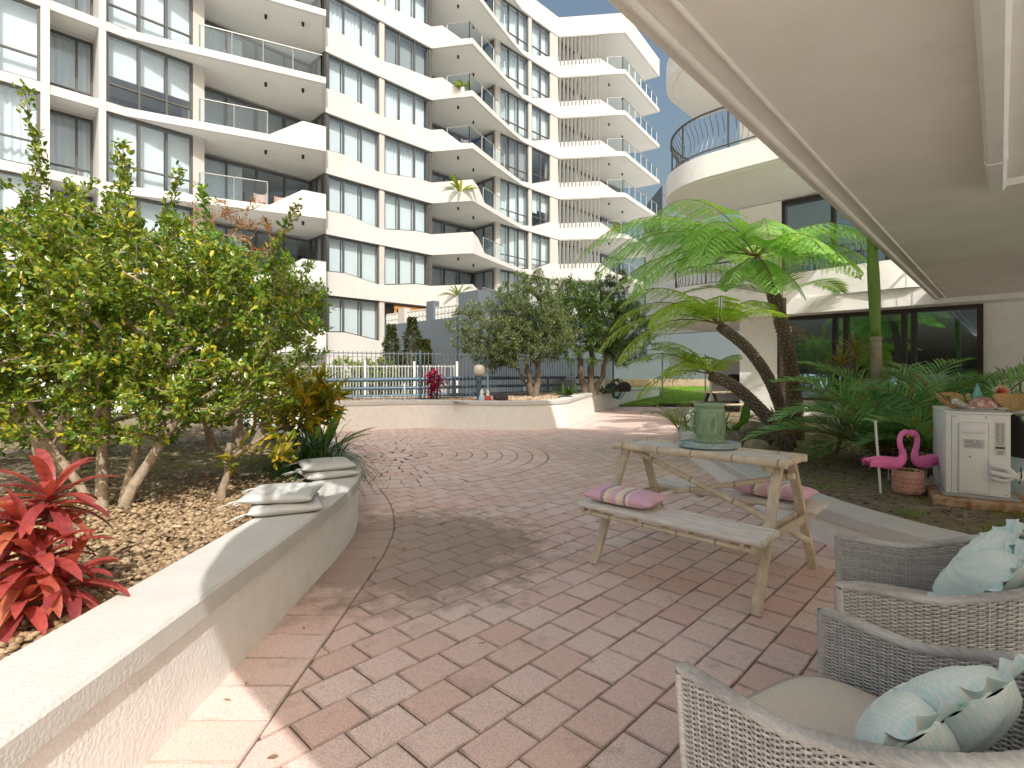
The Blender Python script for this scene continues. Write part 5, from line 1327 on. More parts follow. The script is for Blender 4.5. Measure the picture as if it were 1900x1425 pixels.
def tp(mb, name, m, smooth=None, parent=None): return mb.build(name, m, parent or tb_, smooth, world=False)
hx, hy = .545, .165
mb = MB(); nd = MB(); mb.cur = .6
for y in (-hy, hy): bamboo(mb, nd, (-hx - .02, y, .746), (hx + .02, y, .746), .024)
for x in (-hx, hx): bamboo(mb, nd, (x, -hy - .012, .747), (x, hy + .012, .747), .0225)
o = tp(mb, 'table_edge', M['bamboo'], 60); tp(nd, 'bamboo_nodes', M['bamboo_node'], 60, o)
mb = MB()
for i in range(9): mb.cur = RND.random(); mb.box((0, -.132 + i * .033, .747 + RND.uniform(-.001, .001)), (2 * hx - .04, .031, .012), bev=.004)
tp(mb, 'tabletop', M['slat'], 40)
for sx in (-1, 1):
    mb = MB(); mb.box((sx * .47, 0, .708), (.045, .34, .03)); mb.box((sx * .43, 0, .708), (.02, .32, .028)); tp(mb, 'top_bearer', M['grey_timber'])
    for sy in (-1, 1):
        mb = MB(); mb.cur = RND.random(); mb.bar((sx * .5, sy * .10, .735), (sx * .515, sy * .47, .0), .052, .034, (0, 1, 0), bev=.004); tp(mb, 'leg', M['grey_timber'])
    for dx in (-.028, .03):
        mb = MB(); mb.cur = RND.random(); mb.box((sx * .507 + dx * sx, 0, .372), (.022, 1.13, .042), bev=.004); tp(mb, 'bench_bearer', M['grey_timber'])
for sy in (-1, 1):
    mb = MB()
    for i in range(8):
        mb.cur = RND.random(); y = sy * .435 - .125 + i * .0357; mb.tube([(-.565 - RND.uniform(0, .012), y, .402), (0, y, .4025), (.565 + RND.uniform(0, .012), y, .402)], .0185, 8)
    tp(mb, 'bench_seat', M['slat'], 60)
    mb = MB(); nd = MB(); bamboo(mb, nd, (-.54, sy * .535, .352), (.53, sy * .535, .352), .0135); o = tp(mb, 'bench_rail', M['bamboo'], 60); tp(nd, 'bamboo_nodes', M['bamboo_node'], 60, o)
    for x in (-.18, .17): mb = MB(); mb.box((x, sy * .43, .372), (.035, .24, .022)); tp(mb, 'seat_batten', M['grey_timber'])
for a, b_ in (((-.45, -.03, .69), (.62, .02, .30)), ((-.22, .04, .44), (.56, -.03, .665))):
    mb = MB(); nd = MB(); bamboo(mb, nd, a, b_, .0175, .3); o = tp(mb, 'cross_brace', M['bamboo'], 60); tp(nd, 'bamboo_nodes', M['bamboo_node'], 60, o)

# lumbar pillows, striped by real bands of colour
def stripes(name, base, bands, scale=(1, 0, 0)):
    m, nt, b, out = new_mat(name); tc = _n(nt, 'ShaderNodeTexCoord'); sp = _n(nt, 'ShaderNodeSeparateXYZ'); nt.links.new(tc.outputs['Object'], sp.inputs[0]); col = base
    wv = _n(nt, 'ShaderNodeTexChecker'); wv.inputs['Scale'].default_value = 95; nt.links.new(tc.outputs['Object'], wv.inputs['Vector'])
    for lo, hi, c, ch in bands:
        f = _math(nt, 'MULTIPLY', _math(nt, 'GREATER_THAN', sp.outputs[0], lo), _math(nt, 'LESS_THAN', sp.outputs[0], hi))
        if ch: f = _math(nt, 'MULTIPLY', f, wv.outputs['Fac'])
        col = _mix(nt, f, col, c)
    nt.links.new(col, b.inputs['Base Color']); b.inputs['Roughness'].default_value = .9; b.inputs['Specular IOR Level'].default_value = .15
    bp = _n(nt, 'ShaderNodeBump'); bp.inputs['Strength'].default_value = .3; bp.inputs['Distance'].default_value = .002; nt.links.new(_noise(nt, tc.outputs['Object'], 240, 2), bp.inputs['Height']); nt.links.new(bp.outputs[0], b.inputs['Normal']); return m
pk = (.80, .50, .62)
M['pinkpillow'] = stripes('striped_pink_cotton', pk, [(-.11, -.085, (.22, .16, .28), 1), (-.085, -.06, (.86, .78, .62), 0), (-.06, -.035, (.85, .62, .58), 0), (.0, .03, (.88, .80, .66), 0), (.05, .07, (.25, .18, .30), 1), (.03, .05, (.86, .70, .60), 0), (.07, .085, (.88, .80, .66), 0)])
def puff(mb, sx, sy, sz, p=.5, n=20, wr=.0, rng=RND, tuft=()):
    "soft rectangular cushion centred on the origin"
    N = n; grid = {}
    for sgn in (1, -1):
        for i in range(N + 1):
            for j in range(N + 1):
                u = -1 + 2 * i / N; v = -1 + 2 * j / N; e = max(0, (1 - abs(u) ** 3.6)) * max(0, (1 - abs(v) ** 3.6)); h = sz * e ** p
                for tx, ty, td in tuft: h -= td * math.exp(-((u - tx) ** 2 + (v - ty) ** 2) / .022)
                h += wr * math.sin(u * 9 + v * 5) * e
                k = 1 - .06 * (1 - abs(u)) * abs(v) ** 3 - 0; k2 = 1 - .06 * (1 - abs(v)) * abs(u) ** 3
                grid[(sgn, i, j)] = (u * sx * k2, v * sy * k, sgn * max(h, .002))
    idx = {}; vs = []; fs = []
    for key, p_ in grid.items(): idx[key] = len(vs); vs.append(p_)
    for i in range(N):
        for j in range(N):
            fs.append((idx[(1, i, j)], idx[(1, i + 1, j)], idx[(1, i + 1, j + 1)], idx[(1, i, j + 1)])); fs.append((idx[(-1, i, j)], idx[(-1, i, j + 1)], idx[(-1, i + 1, j + 1)], idx[(-1, i + 1, j)]))
    b0 = [(i, 0) for i in range(N)] + [(N, j) for j in range(N)] + [(N - i, N) for i in range(N)] + [(0, N - j) for j in range(N)]
    for a, b_ in zip(b0, b0[1:] + b0[:1]): fs.append((idx[(-1,) + a], idx[(-1,) + b_], idx[(1,) + b_], idx[(1,) + a]))
    return mb.add(vs, fs)
def table_world(x, y, z): return tb_.matrix_basis @ V(x, y, z)
bpy.context.view_layer.update()
TM = Matrix.Translation((1.23, 3.40, 0)) @ Matrix.Rotation(math.radians(-45.6), 4, 'Z')
for lx, ly, rz_, lab in ((-.30, -.435, .06, 'pink striped lumbar pillow on the near bench of the bamboo table'), (.29, .435, -.05, 'pink striped lumbar pillow on the far bench of the bamboo table')):
    o = puff(MB(), .235, .118, .043, .42, 24, .0012).build('lumbar_pillow', M['pinkpillow'], None, 180); tag(o, lab, 'pillow', 'pink lumbar pillows on the bamboo table')
    p = TM @ V(lx, ly, .475); o.location = p; o.rotation_euler = (0.04, 0, math.radians(-45.6) + rz_)
# urn on stacked place mats
M['celadon'] = mat('celadon_glaze', (.27, .40, .25), .32, spec=.5, var=(11, .16), dirt=(14, .55, .75, (.20, .32, .20)), bump=(45, .25, .004))
M['mat_blue'] = mat('woven_placemat', (.50, .60, .58), .9, var=(60, .35), bump=(110, 1, .004), col2=(.40, .52, .53))
uc = TM @ V(.06, .0, 0); uc = V(1.315, 3.50, 0)
for i in range(3):
    mb = MB()
    for r in range(13):
        q = .012 + r * .0135; mb.tube([V(uc.x + RND.uniform(-.0005, .0005), uc.y, .768 + .0085 * i) + V(math.cos(a) * q * 1.12, math.sin(a) * q * .9, 0).xyz for a in np.linspace(0, 2 * PI, 40)], .0068, 5, False)
    mb.cur = .3 * i
    o = mb.build('placemat', M['mat_blue'], None, 60); o.rotation_euler = (0, 0, 0)
    tag(o, ('lowest', 'middle', 'topmost')[i] + ' of three pale blue woven oval placemats stacked under the green urn', 'placemat', 'stacked placemats')
uz = .793
t = thing('urn', 'green glazed ceramic urn with vine relief panels on the bamboo table', 'urn', (uc.x, uc.y, uz))
MB().lathe([(.0, 0), (.098, 0), (.100, .012), (.092, .022), (.094, .03), (.088, .036), (.092, .06), (.094, .14), (.0955, .205), (.096, .222), (.090, .228), (.090, .234)], 40, (uc.x, uc.y, uz)).build('body', M['celadon'], t, 35)
MB().lathe([(.086, .2345), (.099, .236), (.102, .243), (.100, .252), (.094, .256), (.088, .257), (.086, .252), (.05, .25), (0, .25)], 40, (uc.x, uc.y, uz)).build('rim', M['celadon'], t, 35)
mb = MB()
for k in range(6):
    a0 = math.radians(-98 + 60 * k)
    def sp_u(da, z, r=.0965): a = a0 + da; return V(uc.x + math.cos(a) * r, uc.y + math.sin(a) * r, uz + z)
    hw = .40; pts = [(-hw * .8, .052), (-hw, .066), (-hw, .185), (-hw * .8, .199), (-hw * .3, .199), (0, .207), (hw * .3, .199), (hw * .8, .199), (hw, .185), (hw, .066), (hw * .8, .052), (hw * .3, .052), (0, .046), (-hw * .3, .052), (-hw * .8, .052)]
    mb.tube([sp_u(*p_) for p_ in pts], .0038, 6, False)
    for i in range(26):
        z = .155 - .075 * (i / 26); w = .17 * (1 - i / 30); mb.ball(sp_u(RND.uniform(-w, w), z, .0955), .0052, 1)
    mb.tube([sp_u(.02, .19), sp_u(-.05, .175), sp_u(.0, .155)], .0026, 5); mb.tube([sp_u(-.2, .172), sp_u(-.08, .180), sp_u(.12, .172), sp_u(.22, .16)], .0042, 5)
mb.build('relief', M['celadon'], t, 60)
a = math.radians(188); hp = [V(uc.x + math.cos(a) * r, uc.y + math.sin(a) * r, uz + z) for r, z in ((.09, .20), (.115, .205), (.128, .185), (.118, .15), (.122, .12), (.10, .10))]
MB().tube(smooth_path(hp, 5), .010, 8).build('handle', M['celadon'], t, 180)

# ------------------------------------------------------------------ wicker tub chairs
m, nt, b, out = new_mat('grey_wicker')
at_ = _n(nt, 'ShaderNodeAttribute', attribute_name='rnd'); tc = _n(nt, 'ShaderNodeTexCoord')
mp = _n(nt, 'ShaderNodeMapping'); mp.inputs['Scale'].default_value = (1, 1, 9); nt.links.new(tc.outputs['Object'], mp.inputs[0])
col = _mix(nt, at_.outputs['Fac'], (.42, .41, .395), (.80, .775, .725)); col = _mix(nt, _ramp(nt, _noise(nt, mp.outputs[0], 26, 4, .7), .35, .7), _mix(nt, 1., col, (.62, .64, .68), 'MULTIPLY'), col)
nt.links.new(col, b.inputs['Base Color']); b.inputs['Roughness'].default_value = .5; b.inputs['Specular IOR Level'].default_value = .35
M['wicker'] = m
M['wicker_dark'] = mat('wicker_backing', (.16, .15, .14), .8)
M['beige'] = mat('beige_canvas', (.68, .63, .565), .95, spec=.1, var=(160, .10), bump=(420, .35, .002))
M['piping'] = mat('taupe_piping', (.40, .36, .33), .9)
def tub_path(n=120):
    pts = []
    R_ = .255
    for i in range(40): pts.append(V(.285, .30 - .36 * i / 40, 0))
    for i in range(81):
        a = PI * i / 80; pts.append(V(.285 * math.copysign(abs(math.cos(a)) ** .80, math.cos(a)), -.06 - .27 * math.sin(a) ** .80, 0))
    for i in range(1, 41): pts.append(V(-.285, -.06 + .36 * i / 40, 0))
    return pts
tubp = resample([p.to_2d() for p in tub_path()], .0068)
def rim_h(f):
    e = math.sin(PI * min(max((f - .14) / .72, 0), 1)); return .565 + .155 * e ** 1.3
NT = len(tubp)
def tub_at(f, z, off=0.):
    k = f * (NT - 1); j = min(int(k), NT - 2); p = tubp[j].lerp(tubp[j + 1], k - j); a = tubp[max(j - 1, 0)]; b_ = tubp[min(j + 2, NT - 1)]; t = (b_ - a).normalized(); nr = V(-t.y, t.x) * -1
    c = V(0, -.02); if_ = 1 + .085 * (z / .6 - .75)
    p = c + (p - c) * if_; return V(p.x - nr.x * off, p.y - nr.y * off, z)
def make_chair():
    t = thing('wicker_chair', 'x', 'chair', (0, 0, 0))
    for name, off, sg in (('outer_weave', .013, 1), ('inner_weave', -.013, -1)):
        vs = []; fs = []; rr = []; rows = 84 if sg == 1 else 48
        period = 3           # samples per stake
        z0 = .055 if sg == 1 else .34
        base = [tub_at(i / (NT - 1), .4) for i in range(NT)]
        for r in range(rows):
            f0 = r / rows; f1 = (r + .985) / rows; k0 = len(vs); tone = RND.random()
            for i in range(NT):
                f = i / (NT - 1); H = rim_h(f) - .012; za = z0 + (H - z0) * f0; zb = z0 + (H - z0) * f1; zm = (za + zb) / 2
                w = .0036 * math.cos(PI * (i / period + r)) * sg
                for z_, e in ((za, -.0015), (zm, .0008), (zb, -.0015)): vs.append(tub_at(f, z_, off + w + e * sg)); rr.append(min(1, max(0, (.12 if sg == -1 else 0) + tone * .55 + .45 * RND.random() * .5 + .22 * (abs(math.cos(PI * (i / period + r) / 1)) > .5) * (1 if w * sg > 0 else -1) + .12)))
            for i in range(NT - 1):
                a = k0 + 3 * i
                for j in (0, 1):
                    q = (a + j, a + 3 + j, a + 4 + j, a + 1 + j); fs.append(q if sg == 1 else q[::-1])
        np_mesh(name, [tuple(v) for v in vs], np.array(fs), rr, M['wicker'], t, 180, world=False)
        st = MB()                                   # stakes
        for i in range(0, NT, period):
            f = i / (NT - 1); H = rim_h(f) - .01; st.cur = RND.random() * .6
            pts = [tub_at(f, z0 + (H - z0) * j / 6, off) for j in range(7)]; st.tube(pts, .0027, 4, False)
        st.build('stakes_outer' if sg == 1 else 'stakes_inner', M['wicker'], t, 60, world=False)
    bk = MB(); vs = []; fs = []                     # dark shell between the two skins
    for i in range(NT):
        f = i / (NT - 1)
        for z_ in (.06, rim_h(f) - .02): vs.append(tub_at(f, z_, 0))
    bk.add(vs, [(2 * i, 2 * i + 2, 2 * i + 3, 2 * i + 1) for i in range(NT - 1)]); bk.build('backing', M['wicker_dark'], t, world=False)
    rim = MB()                                      # wrapped rim: short diagonal wraps over a tube
    N2 = NT * 2
    path = [tub_at(i / (N2 - 1), rim_h(i / (N2 - 1)) - .004) for i in range(N2)]
    path = [tub_at(0, .06)] + [tub_at(0, .06 + .49 * j / 60) for j in range(1, 60)] + path + [tub_at(1, .55 - .49 * j / 60) for j in range(60)]
    vs = []; fs = []; rr = []; SG = 10
    for i, p in enumerate(path):
        T = (path[min(i + 1, len(path) - 1)] - path[max(i - 1, 0)]).normalized(); side_ = V(T.y, -T.x, 0); side_ = side_.normalized() if side_.length > .2 else V(0, 1, 0).cross(T).normalized(); upv = side_.cross(T)
        for k in range(SG):
            a = 2 * PI * k / SG; wv = 1 + .11 * (((i * .5 + k * .6) % 3.0) / 3.0 - .5)
            vs.append(p + side_ * math.cos(a) * .0205 * wv + upv * math.sin(a) * .0135 * wv); rr.append(min(1, max(0, .45 + .3 * math.sin(int((i * .5 + k * .6) / 3) * 12.9898) + RND.uniform(-.1, .1))))
    for i in range(len(path) - 1):
        for k in range(SG): a = i * SG + k; b_ = i * SG + (k + 1) % SG; fs.append((a, b_, b_ + SG, a + SG))
    np_mesh('rim', [tuple(v) for v in vs], np.array(fs), rr, M['wicker'], t, 60, world=False)
    # seat deck, apron, feet
    ap = MB()
    for r in range(30):
        ap.cur = RND.random(); z = .075 + r * .0085; ap.add([(-.26 + .52 * i / 52, .27 + .003 * math.cos(PI * (i + r)) + e, z + dz) for dz, e in ((0, 0), (.0078, 0)) for i in range(53)], [(i, i + 1, 54 + i, 53 + i) for i in range(52)])
    ap.build('front_apron', M['wicker'], t, 180, world=False)
    mb = MB(); mb.box((0, -.02, .325), (.5, .56, .02)); mb.build('seat_deck', M['wicker_dark'], t, world=False)
    for x, y in ((-.25, .25), (.25, .25), (-.2, -.25), (.2, -.25)): MB().lathe([(.02, 0), (.022, .03), (.02, .07)], 10, (x, y, 0)).build('foot', M['wicker_dark'], t, world=False)
    # box cushion with piping
    def cpath(s_): return [V(s_ * (.252 * math.copysign(abs(math.cos(a)) ** .45, math.cos(a))), .025 + s_ * (.285 * math.copysign(abs(math.sin(a)) ** .45, math.sin(a))), 0) for a in np.linspace(0, 2 * PI, 73)[:-1]]
    cm = MB(); rings = [(.97, .345), (1.0, .356), (1.0, .398), (.985, .409), (.94, .4165), (.80, .424), (.5, .430), (.2, .432)]; vs = []; fs = []; n = 72
    for s_, z in rings: vs += [(p.x, p.y, z) for p in cpath(s_)]
    for i in range(len(rings) - 1):
        for k in range(n): a = i * n + k; b_ = i * n + (k + 1) % n; fs.append((a, b_, b_ + n, a + n))
    fs.append(tuple(range((len(rings) - 1) * n, len(rings) * n))); fs.append(tuple(range(n))[::-1])
    cm.add(vs, fs); cu = cm.build('seat_cushion', M['beige'], t, 60, world=False)
    pp = MB()
    for s_, z in ((1.005, .404), (1.005, .352)): pp.tube([p + V(0, 0, z) for p in cpath(s_)] + [cpath(s_)[0] + V(0, 0, z)], .0055, 6, False)
    pp.build('piping', M['piping'], cu, 180, world=False)
    return t
ch = make_chair(); ch['group'] = 'grey wicker tub chairs'
ch['label'] = 'nearest grey wicker tub chair at the bottom right corner, seen from behind'
ch2 = copy_tree(ch); ch2['label'] = 'second grey wicker tub chair, behind the nearest one and beside the low curved wall'
ch.location = (.800, 1.115, 0); ch.rotation_euler = (0, 0, math.radians(29.7))
ch2.location = (1.475, 1.80, 0); ch2.rotation_euler = (0, 0, math.radians(58.4))
# heart shaped gingham pillows with frills
m, nt, b, out = new_mat('mint_gingham'); tc = _n(nt, 'ShaderNodeTexCoord'); sp = _n(nt, 'ShaderNodeSeparateXYZ'); nt.links.new(tc.outputs['Object'], sp.inputs[0])
fx = _math(nt, 'GREATER_THAN', _math(nt, 'SINE', _math(nt, 'MULTIPLY', sp.outputs[0], 560.)), 0.); fy = _math(nt, 'GREATER_THAN', _math(nt, 'SINE', _math(nt, 'MULTIPLY', sp.outputs[1], 560.)), 0.)
col = _mix(nt, _math(nt, 'MULTIPLY', _math(nt, 'ADD', fx, fy), .5), (.88, .91, .90), (.68, .88, .87))
nt.links.new(col, b.inputs['Base Color']); b.inputs['Roughness'].default_value = .9; b.inputs['Specular IOR Level'].default_value = .1
M['gingham'] = m
m2 = mat('mint_frill', (.84, .89, .89), .9, col2=(.58, .85, .86), spec=.1); M['frill'] = m2
def heart(a):
    x = 16 * math.sin(a) ** 3; y = 13 * math.cos(a) - 5 * math.cos(2 * a) - 2 * math.cos(3 * a) - math.cos(4 * a); return V(x / 16, y / 15 + .1, 0)
def heart_pillow(label, loc, rot, s=.165, th=.068):
    t = thing('heart_pillow', label, 'pillow', loc, group='heart shaped gingham pillows'); t.rotation_euler = rot
    n = 90; rg_ = 14; vs = []; fs = []
    for sg in (1, -1):
        for r in range(rg_ + 1):
            q = r / rg_
            for k in range(n):
                h_ = heart(2 * PI * k / n); vs.append((h_.x * s * q, h_.y * s * q + .01, sg * th * math.sqrt(max(0, 1 - q ** 2.4)) * (1 - .10 * math.exp(-((h_.x * q) ** 2) * 60) * (h_.y * q > .0)) + sg * .0025 * math.sin(k * .9 + r)))
    m_ = (rg_ + 1) * n
    for sg in (0, 1):
        for r in range(rg_):
            for k in range(n):
                a = sg * m_ + r * n + k; b_ = sg * m_ + r * n + (k + 1) % n; q = (a, a + n, b_ + n, b_); fs.append(q if sg == 0 else q[::-1])
    MB().add(vs, fs).build('cover', M['gingham'], t, 180, world=False)
    f = MB(); ol = resample([(heart(2 * PI * k / 400) * s).to_2d() for k in range(401)], .0016); N = len(ol) - 1; vs = []
    for i in range(N + 1):
        d = (ol[min(i + 2, N)] - ol[max(i - 2, 0)]); d = d.normalized() if d.length > 1e-6 else V(1, 0); nr = V(-d.y, d.x, 0); ph = i * .27 + 1.3 * math.sin(i * .05)
        o = V(ol[i].x, ol[i].y + .01, 0)
        for j in range(5):
            q = j / 4; w = (.0085 * math.sin(ph) + .005 * math.sin(i * .11 + 1)) * q
            vs.append(o - nr * .012 + nr * (.056 * q * (1 + .10 * math.sin(i * .23))) + V(0, 0, w + .020 * q) + V(d.x, d.y, 0) * .005 * q * math.cos(ph))
    f.v = [tuple(v) for v in vs]; f.r = [min(1, max(0, .35 - .45 * math.sin((i // 5) * .27 + 1.3 * math.sin((i // 5) * .05)) + .25 * (1 - (i % 5) / 4))) for i in range(len(vs))]
    f.f = [(5 * i + j, 5 * i + j + 1, 5 * i + 6 + j, 5 * i + 5 + j) for i in range(N) for j in range(4)]
    f.build('frill', M['frill'], t, 180, world=False); return t
def lean(fwd_deg, tilt, spin):
    "pillow face (+Z) turned to look along fwd, leaning back"
    return (Matrix.Rotation(math.radians(fwd_deg), 3, 'Z') @ Matrix.Rotation(math.radians(-(90 - tilt)), 3, 'X') @ Matrix.Rotation(math.radians(spin), 3, 'Z')).to_euler()
F1 = V(-.496, .868, 0); F2 = V(-.853, .524, 0)
heart_pillow('mint gingham heart pillow with frill in the nearest wicker chair', V(.800, 1.115, .545) - F1 * .075 + V(-.02, 0, 0), lean(29.7, 42, 150))
heart_pillow('mint gingham heart pillow with frill in the second wicker chair', V(1.475, 1.80, .575) - F2 * .09, lean(58.4, 38, 165))

# ------------------------------------------------------------------ seat pads on the planter wall
M['pad'] = mat('pale_grey_cotton', (.56, .57, .56), .95, spec=.1, var=(8, .06), bump=(260, .3, .002))
tf_ = [(x, y, .42) for x in (-.42, .42) for y in (-.42, .42)] + [(0, 0, .42)]
def pad(label, loc, rz):
    t = thing('seat_pad', label, 'seat cushion', loc, rz, 'grey seat pads on the planter wall')
    mb = MB(); puff(mb, .205, .205, .034, .38, 30, .0, tuft=[(a, b_, .027) for a, b_, c in tf_]); mb.build('pad_cover', M['pad'], t, 180, world=False)
    for sy in (-1, 1):
        s_ = MB()
        for k in range(2): s_.tube([(-.2, sy * .17, 0), (-.25, sy * (.17 + .03 * k), -.012), (-.285 - .02 * k, sy * (.16 + .05 * k), -.03)], .0035, 5)
        s_.build('tie', M['pad'], t, world=False)
    for i, (a, b_, c) in enumerate(tf_): MB().ball((a * .205, b_ * .205, .008), .007, 1, (1, 1, .5)).build('tuft_button', M['pad'], t, 180, world=False)
    return t
pad('lower grey tufted seat pad of the nearer pair on the left planter wall', (-1.385, 3.22, .452), math.radians(24))
pad('upper grey tufted seat pad of the nearer pair, skewed on top', (-1.41, 3.24, .512), math.radians(10))
pad('lower grey tufted seat pad of the farther pair on the left planter wall', (-1.50, 4.25, .452), math.radians(35))
pad('upper grey tufted seat pad of the farther pair, lying on top', (-1.51, 4.27, .512), math.radians(28))
# ------------------------------------------------------------------ air conditioner and ornaments
M['acw'] = mat('appliance_white', (.86, .865, .86), .38, spec=.4, var=(5, .025), dirt=(7, .7, .95, (.55, .52, .47)))
M['acshade'] = mat('appliance_groove', (.42, .42, .42), .5)
M['rust'] = mat('rusty_slab', (.50, .36, .24), .9, var=(14, .3), dirt=(11, .48, .62, (.36, .13, .04)), bump=(50, .7, .01))
M['ink'] = mat('label_ink', (.05, .05, .05), .6); M['label'] = mat('printed_label', (.66, .665, .66), .6)
M['black_cloth'] = mat('black_cover', (.012, .012, .014), .8); M['paleblue'] = mat('pale_blue_plastic', (.42, .55, .62), .5)
aL = on(1758, 918, .30); aR = on(1872, 926, .30)
ex = V(1, -.06, 0).normalized(); ey = V(.06, 1, 0).normalized()          # face looks back at us
ac0 = V(3.385, 4.10, .30); aw, ad, ah = .375, .30, .635
EX = V(.84, -.5426, 0).normalized(); EY = V(-EX.y, EX.x, 0)
t = thing('air_conditioner', 'white outdoor air conditioning unit with service cover and white pipes', 'air conditioner', ac0)
def A(x, y, z): return ac0 + EX * x + EY * y + V(0, 0, z)
RA = Matrix((EX, EY, V(0, 0, 1))).transposed()
def abox(mb, x0, x1, y0, y1, z0, z1, bev=.004): return mb.box(A((x0 + x1) / 2, (y0 + y1) / 2, (z0 + z1) / 2), (x1 - x0, y1 - y0, z1 - z0), bev=bev, M=RA)
abox(MB(), 0, aw, 0, .78, .02, ah, .008).build('casing', M['acw'], t, 30)
abox(MB(), -.006, aw + .006, -.006, .79, ah + .0005, ah + .02, .006).build('lid', M['acw'], t, 30)
abox(MB(), -.02, aw + .05, -.03, .8, .0, .0195, .003).build('base_tray', M['acshade'], t)
c = abox(MB(), .075, .25, -.018, -.0005, .035, ah - .06, .014).build('service_cover', M['acw'], t, 40)
abox(MB(), .092, .232, -.03, -.0185, ah - .14, ah - .115, .005).build('grip', M['acw'], c, 40)
mb = MB(); mb.tube([A(.035, -.0012, .03), A(.035, -.0012, ah - .01)], .0022, 4); mb.build('panel_seam', M['acshade'], t)
for x, z in ((.05, ah - .02), (.235, ah - .02), (.07, .05), (.35, .04)): MB().tube([A(x, .002, z), A(x, -.004, z)], .006, 8).build('screw', M['acshade'], t)
MB().tube([A(.14, -.017, .31), A(.14, -.0205, .31)], .008, 10).build('cover_screw', M['acshade'], t)
lb = abox(MB(), .10, .225, -.0200, -.0184, .375, .445, 0).build('rating_label', M['label'], t)
lb2 = abox(MB(), .285, .345, -.0020, -.0004, .33, .58, 0).build('side_label', M['label'], t)
def text(txt, size, pos, parent, nm):
    cu = bpy.data.curves.new('lettering', 'FONT'); cu.body = txt; cu.size = size; cu.extrude = .0003; cu.align_x = 'CENTER'
    tmp = bpy.data.objects.new('lettering', cu); C.objects.link(tmp); bpy.context.view_layer.update()
    me = bpy.data.meshes.new_from_object(tmp.evaluated_get(bpy.context.evaluated_depsgraph_get())); bpy.data.objects.remove(tmp)
    R4 = Matrix.Translation(pos - wloc(parent)) @ (RA @ Matrix.Rotation(PI / 2, 3, 'X')).to_4x4(); me.transform(R4)
    me.name = nm; return link_mesh(nm, me, M['ink'], parent)
text('65', .022, A(.185, -.0206, .424), lb, 'number'); text('R410A', .0135, A(.315, -.0026, .412), lb2, 'refrigerant_text')
fp = MB()
for i in range(6): abox(fp, .106 + RND.uniform(0, .01), .218 - RND.uniform(0, .02) - (.05 if i < 2 else 0), -.0207, -.0202, .436 - .010 * i, .4385 - .010 * i, 0)
fp.build('fine_print', M['ink'], lb)
fp = MB()
for i in range(17):
    z = .565 - .0085 * i
    abox(fp, .291, .31 + RND.uniform(-.004, .004), -.0028, -.0022, z, z + .0025, 0); abox(fp, .32, .338 - RND.uniform(0, .006), -.0028, -.0022, z, z + .0025, 0)
abox(fp, .289, .341, -.0028, -.0022, .382, .397, 0); abox(fp, .298, .33, -.0028, -.0022, .345, .35, 0); abox(fp, .298, .336, -.0028, -.0022, .358, .362, 0)
fp.build('fine_print', M['ink'], lb2)
abox(MB(), .2475, .275, -.022, -.0005, .12, .30, .004).build('pipe_cover', M['acw'], t, 40)
for i, (z, dz) in enumerate(((.255, 0), (.205, 0), (.165, .0))):
    q = smooth_path([A(.26, -.03, z), A(.34, -.05, z - .01), A(.42, -.04, .175 + .02 * i), A(.55, .06, .215 + .015 * i), A(.8, .3, .27)], 6)
    MB().tube(q, .021 if i < 2 else .013, 10).build('pipe', M['acw'], t, 180)
MB().tube([A(.412, -.04, .14), A(.418, -.075, .20), A(.422, -.04, .26), A(.426, .0, .20), A(.412, -.04, .14)], .004, 5).build('pipe_tie', M['ink'], t)
tag(MB().box(A(.30, .35, -.035), (.78, .95, .065), math.atan2(EX.y, EX.x), .01).build('mounting_slab', M['rust']), 'rust stained slab under the air conditioner', 'slab')
# black cover and pale blue tub behind
mb = MB(); cpts = [A(aw + .03, .25, ah + .01), A(aw + .09, .22, ah - .02), A(aw + .30, .30, .25), A(aw + .26, .34, .16), A(aw + .04, .3, .3)]
n = 8; vs = []; fs = []
for i in range(n + 1):
    for j in range(n + 1):
        u, v = i / n, j / n; p = cpts[0].lerp(cpts[1], u).lerp(cpts[4].lerp(cpts[2], u), v); vs.append(p + EY * .02 * math.sin(u * 7 + v * 5))
fs = [(i * (n + 1) + j, (i + 1) * (n + 1) + j, (i + 1) * (n + 1) + j + 1, i * (n + 1) + j + 1) for i in range(n) for j in range(n)]
tag(mb.add(vs, fs).build('black_cover', M['black_cloth'], None, 180), 'black cloth draped behind the air conditioner', 'cloth')
tag(MB().lathe([(.11, 0), (.13, .03), (.135, .22), (.12, .29), (.06, .32), (0, .325)], 22, A(aw + .13, .45, -.05)).build('plastic_tub', M['paleblue'], None, 60), 'pale blue rounded tub behind the air conditioner', 'tub')
# ornaments on its lid
lz = ah + .0215
M['shell'] = mat('turtle_shell_paint', (.52, .28, .22), .7, var=(30, .3), dirt=(26, .5, .62, (.72, .62, .55)), bump=(60, .6, .006)); M['stonegrey'] = mat('grey_stone_paint', (.45, .45, .45), .85, dirt=(40, .5, .6, (.75, .75, .74)), bump=(80, .5, .004))
t = thing('turtle_ornament', 'painted turtle ornament with reddish shell on the air conditioner lid', 'ornament', A(.22, .1, lz))
MB().box(A(.22, .1, lz + .008), (.26, .2, .016), math.atan2(EX.y, EX.x), .004).build('base_slate', M['acshade'], t)
sh = MB(); sh.lathe([(.128, .0), (.13, .012), (.112, .034), (.085, .056), (.05, .072), (.02, .078), (0, .079)], 16, A(.24, .1, lz + .028), 1.0, .72); sh.build('shell', M['shell'], t, 40)
bd = MB(); bd.lathe([(.0, .0), (.115, 0), (.12, .014), (0, .016)], 16, A(.24, .1, lz + .018), 1, .72); bd.build('belly', M['stonegrey'], t, 40)
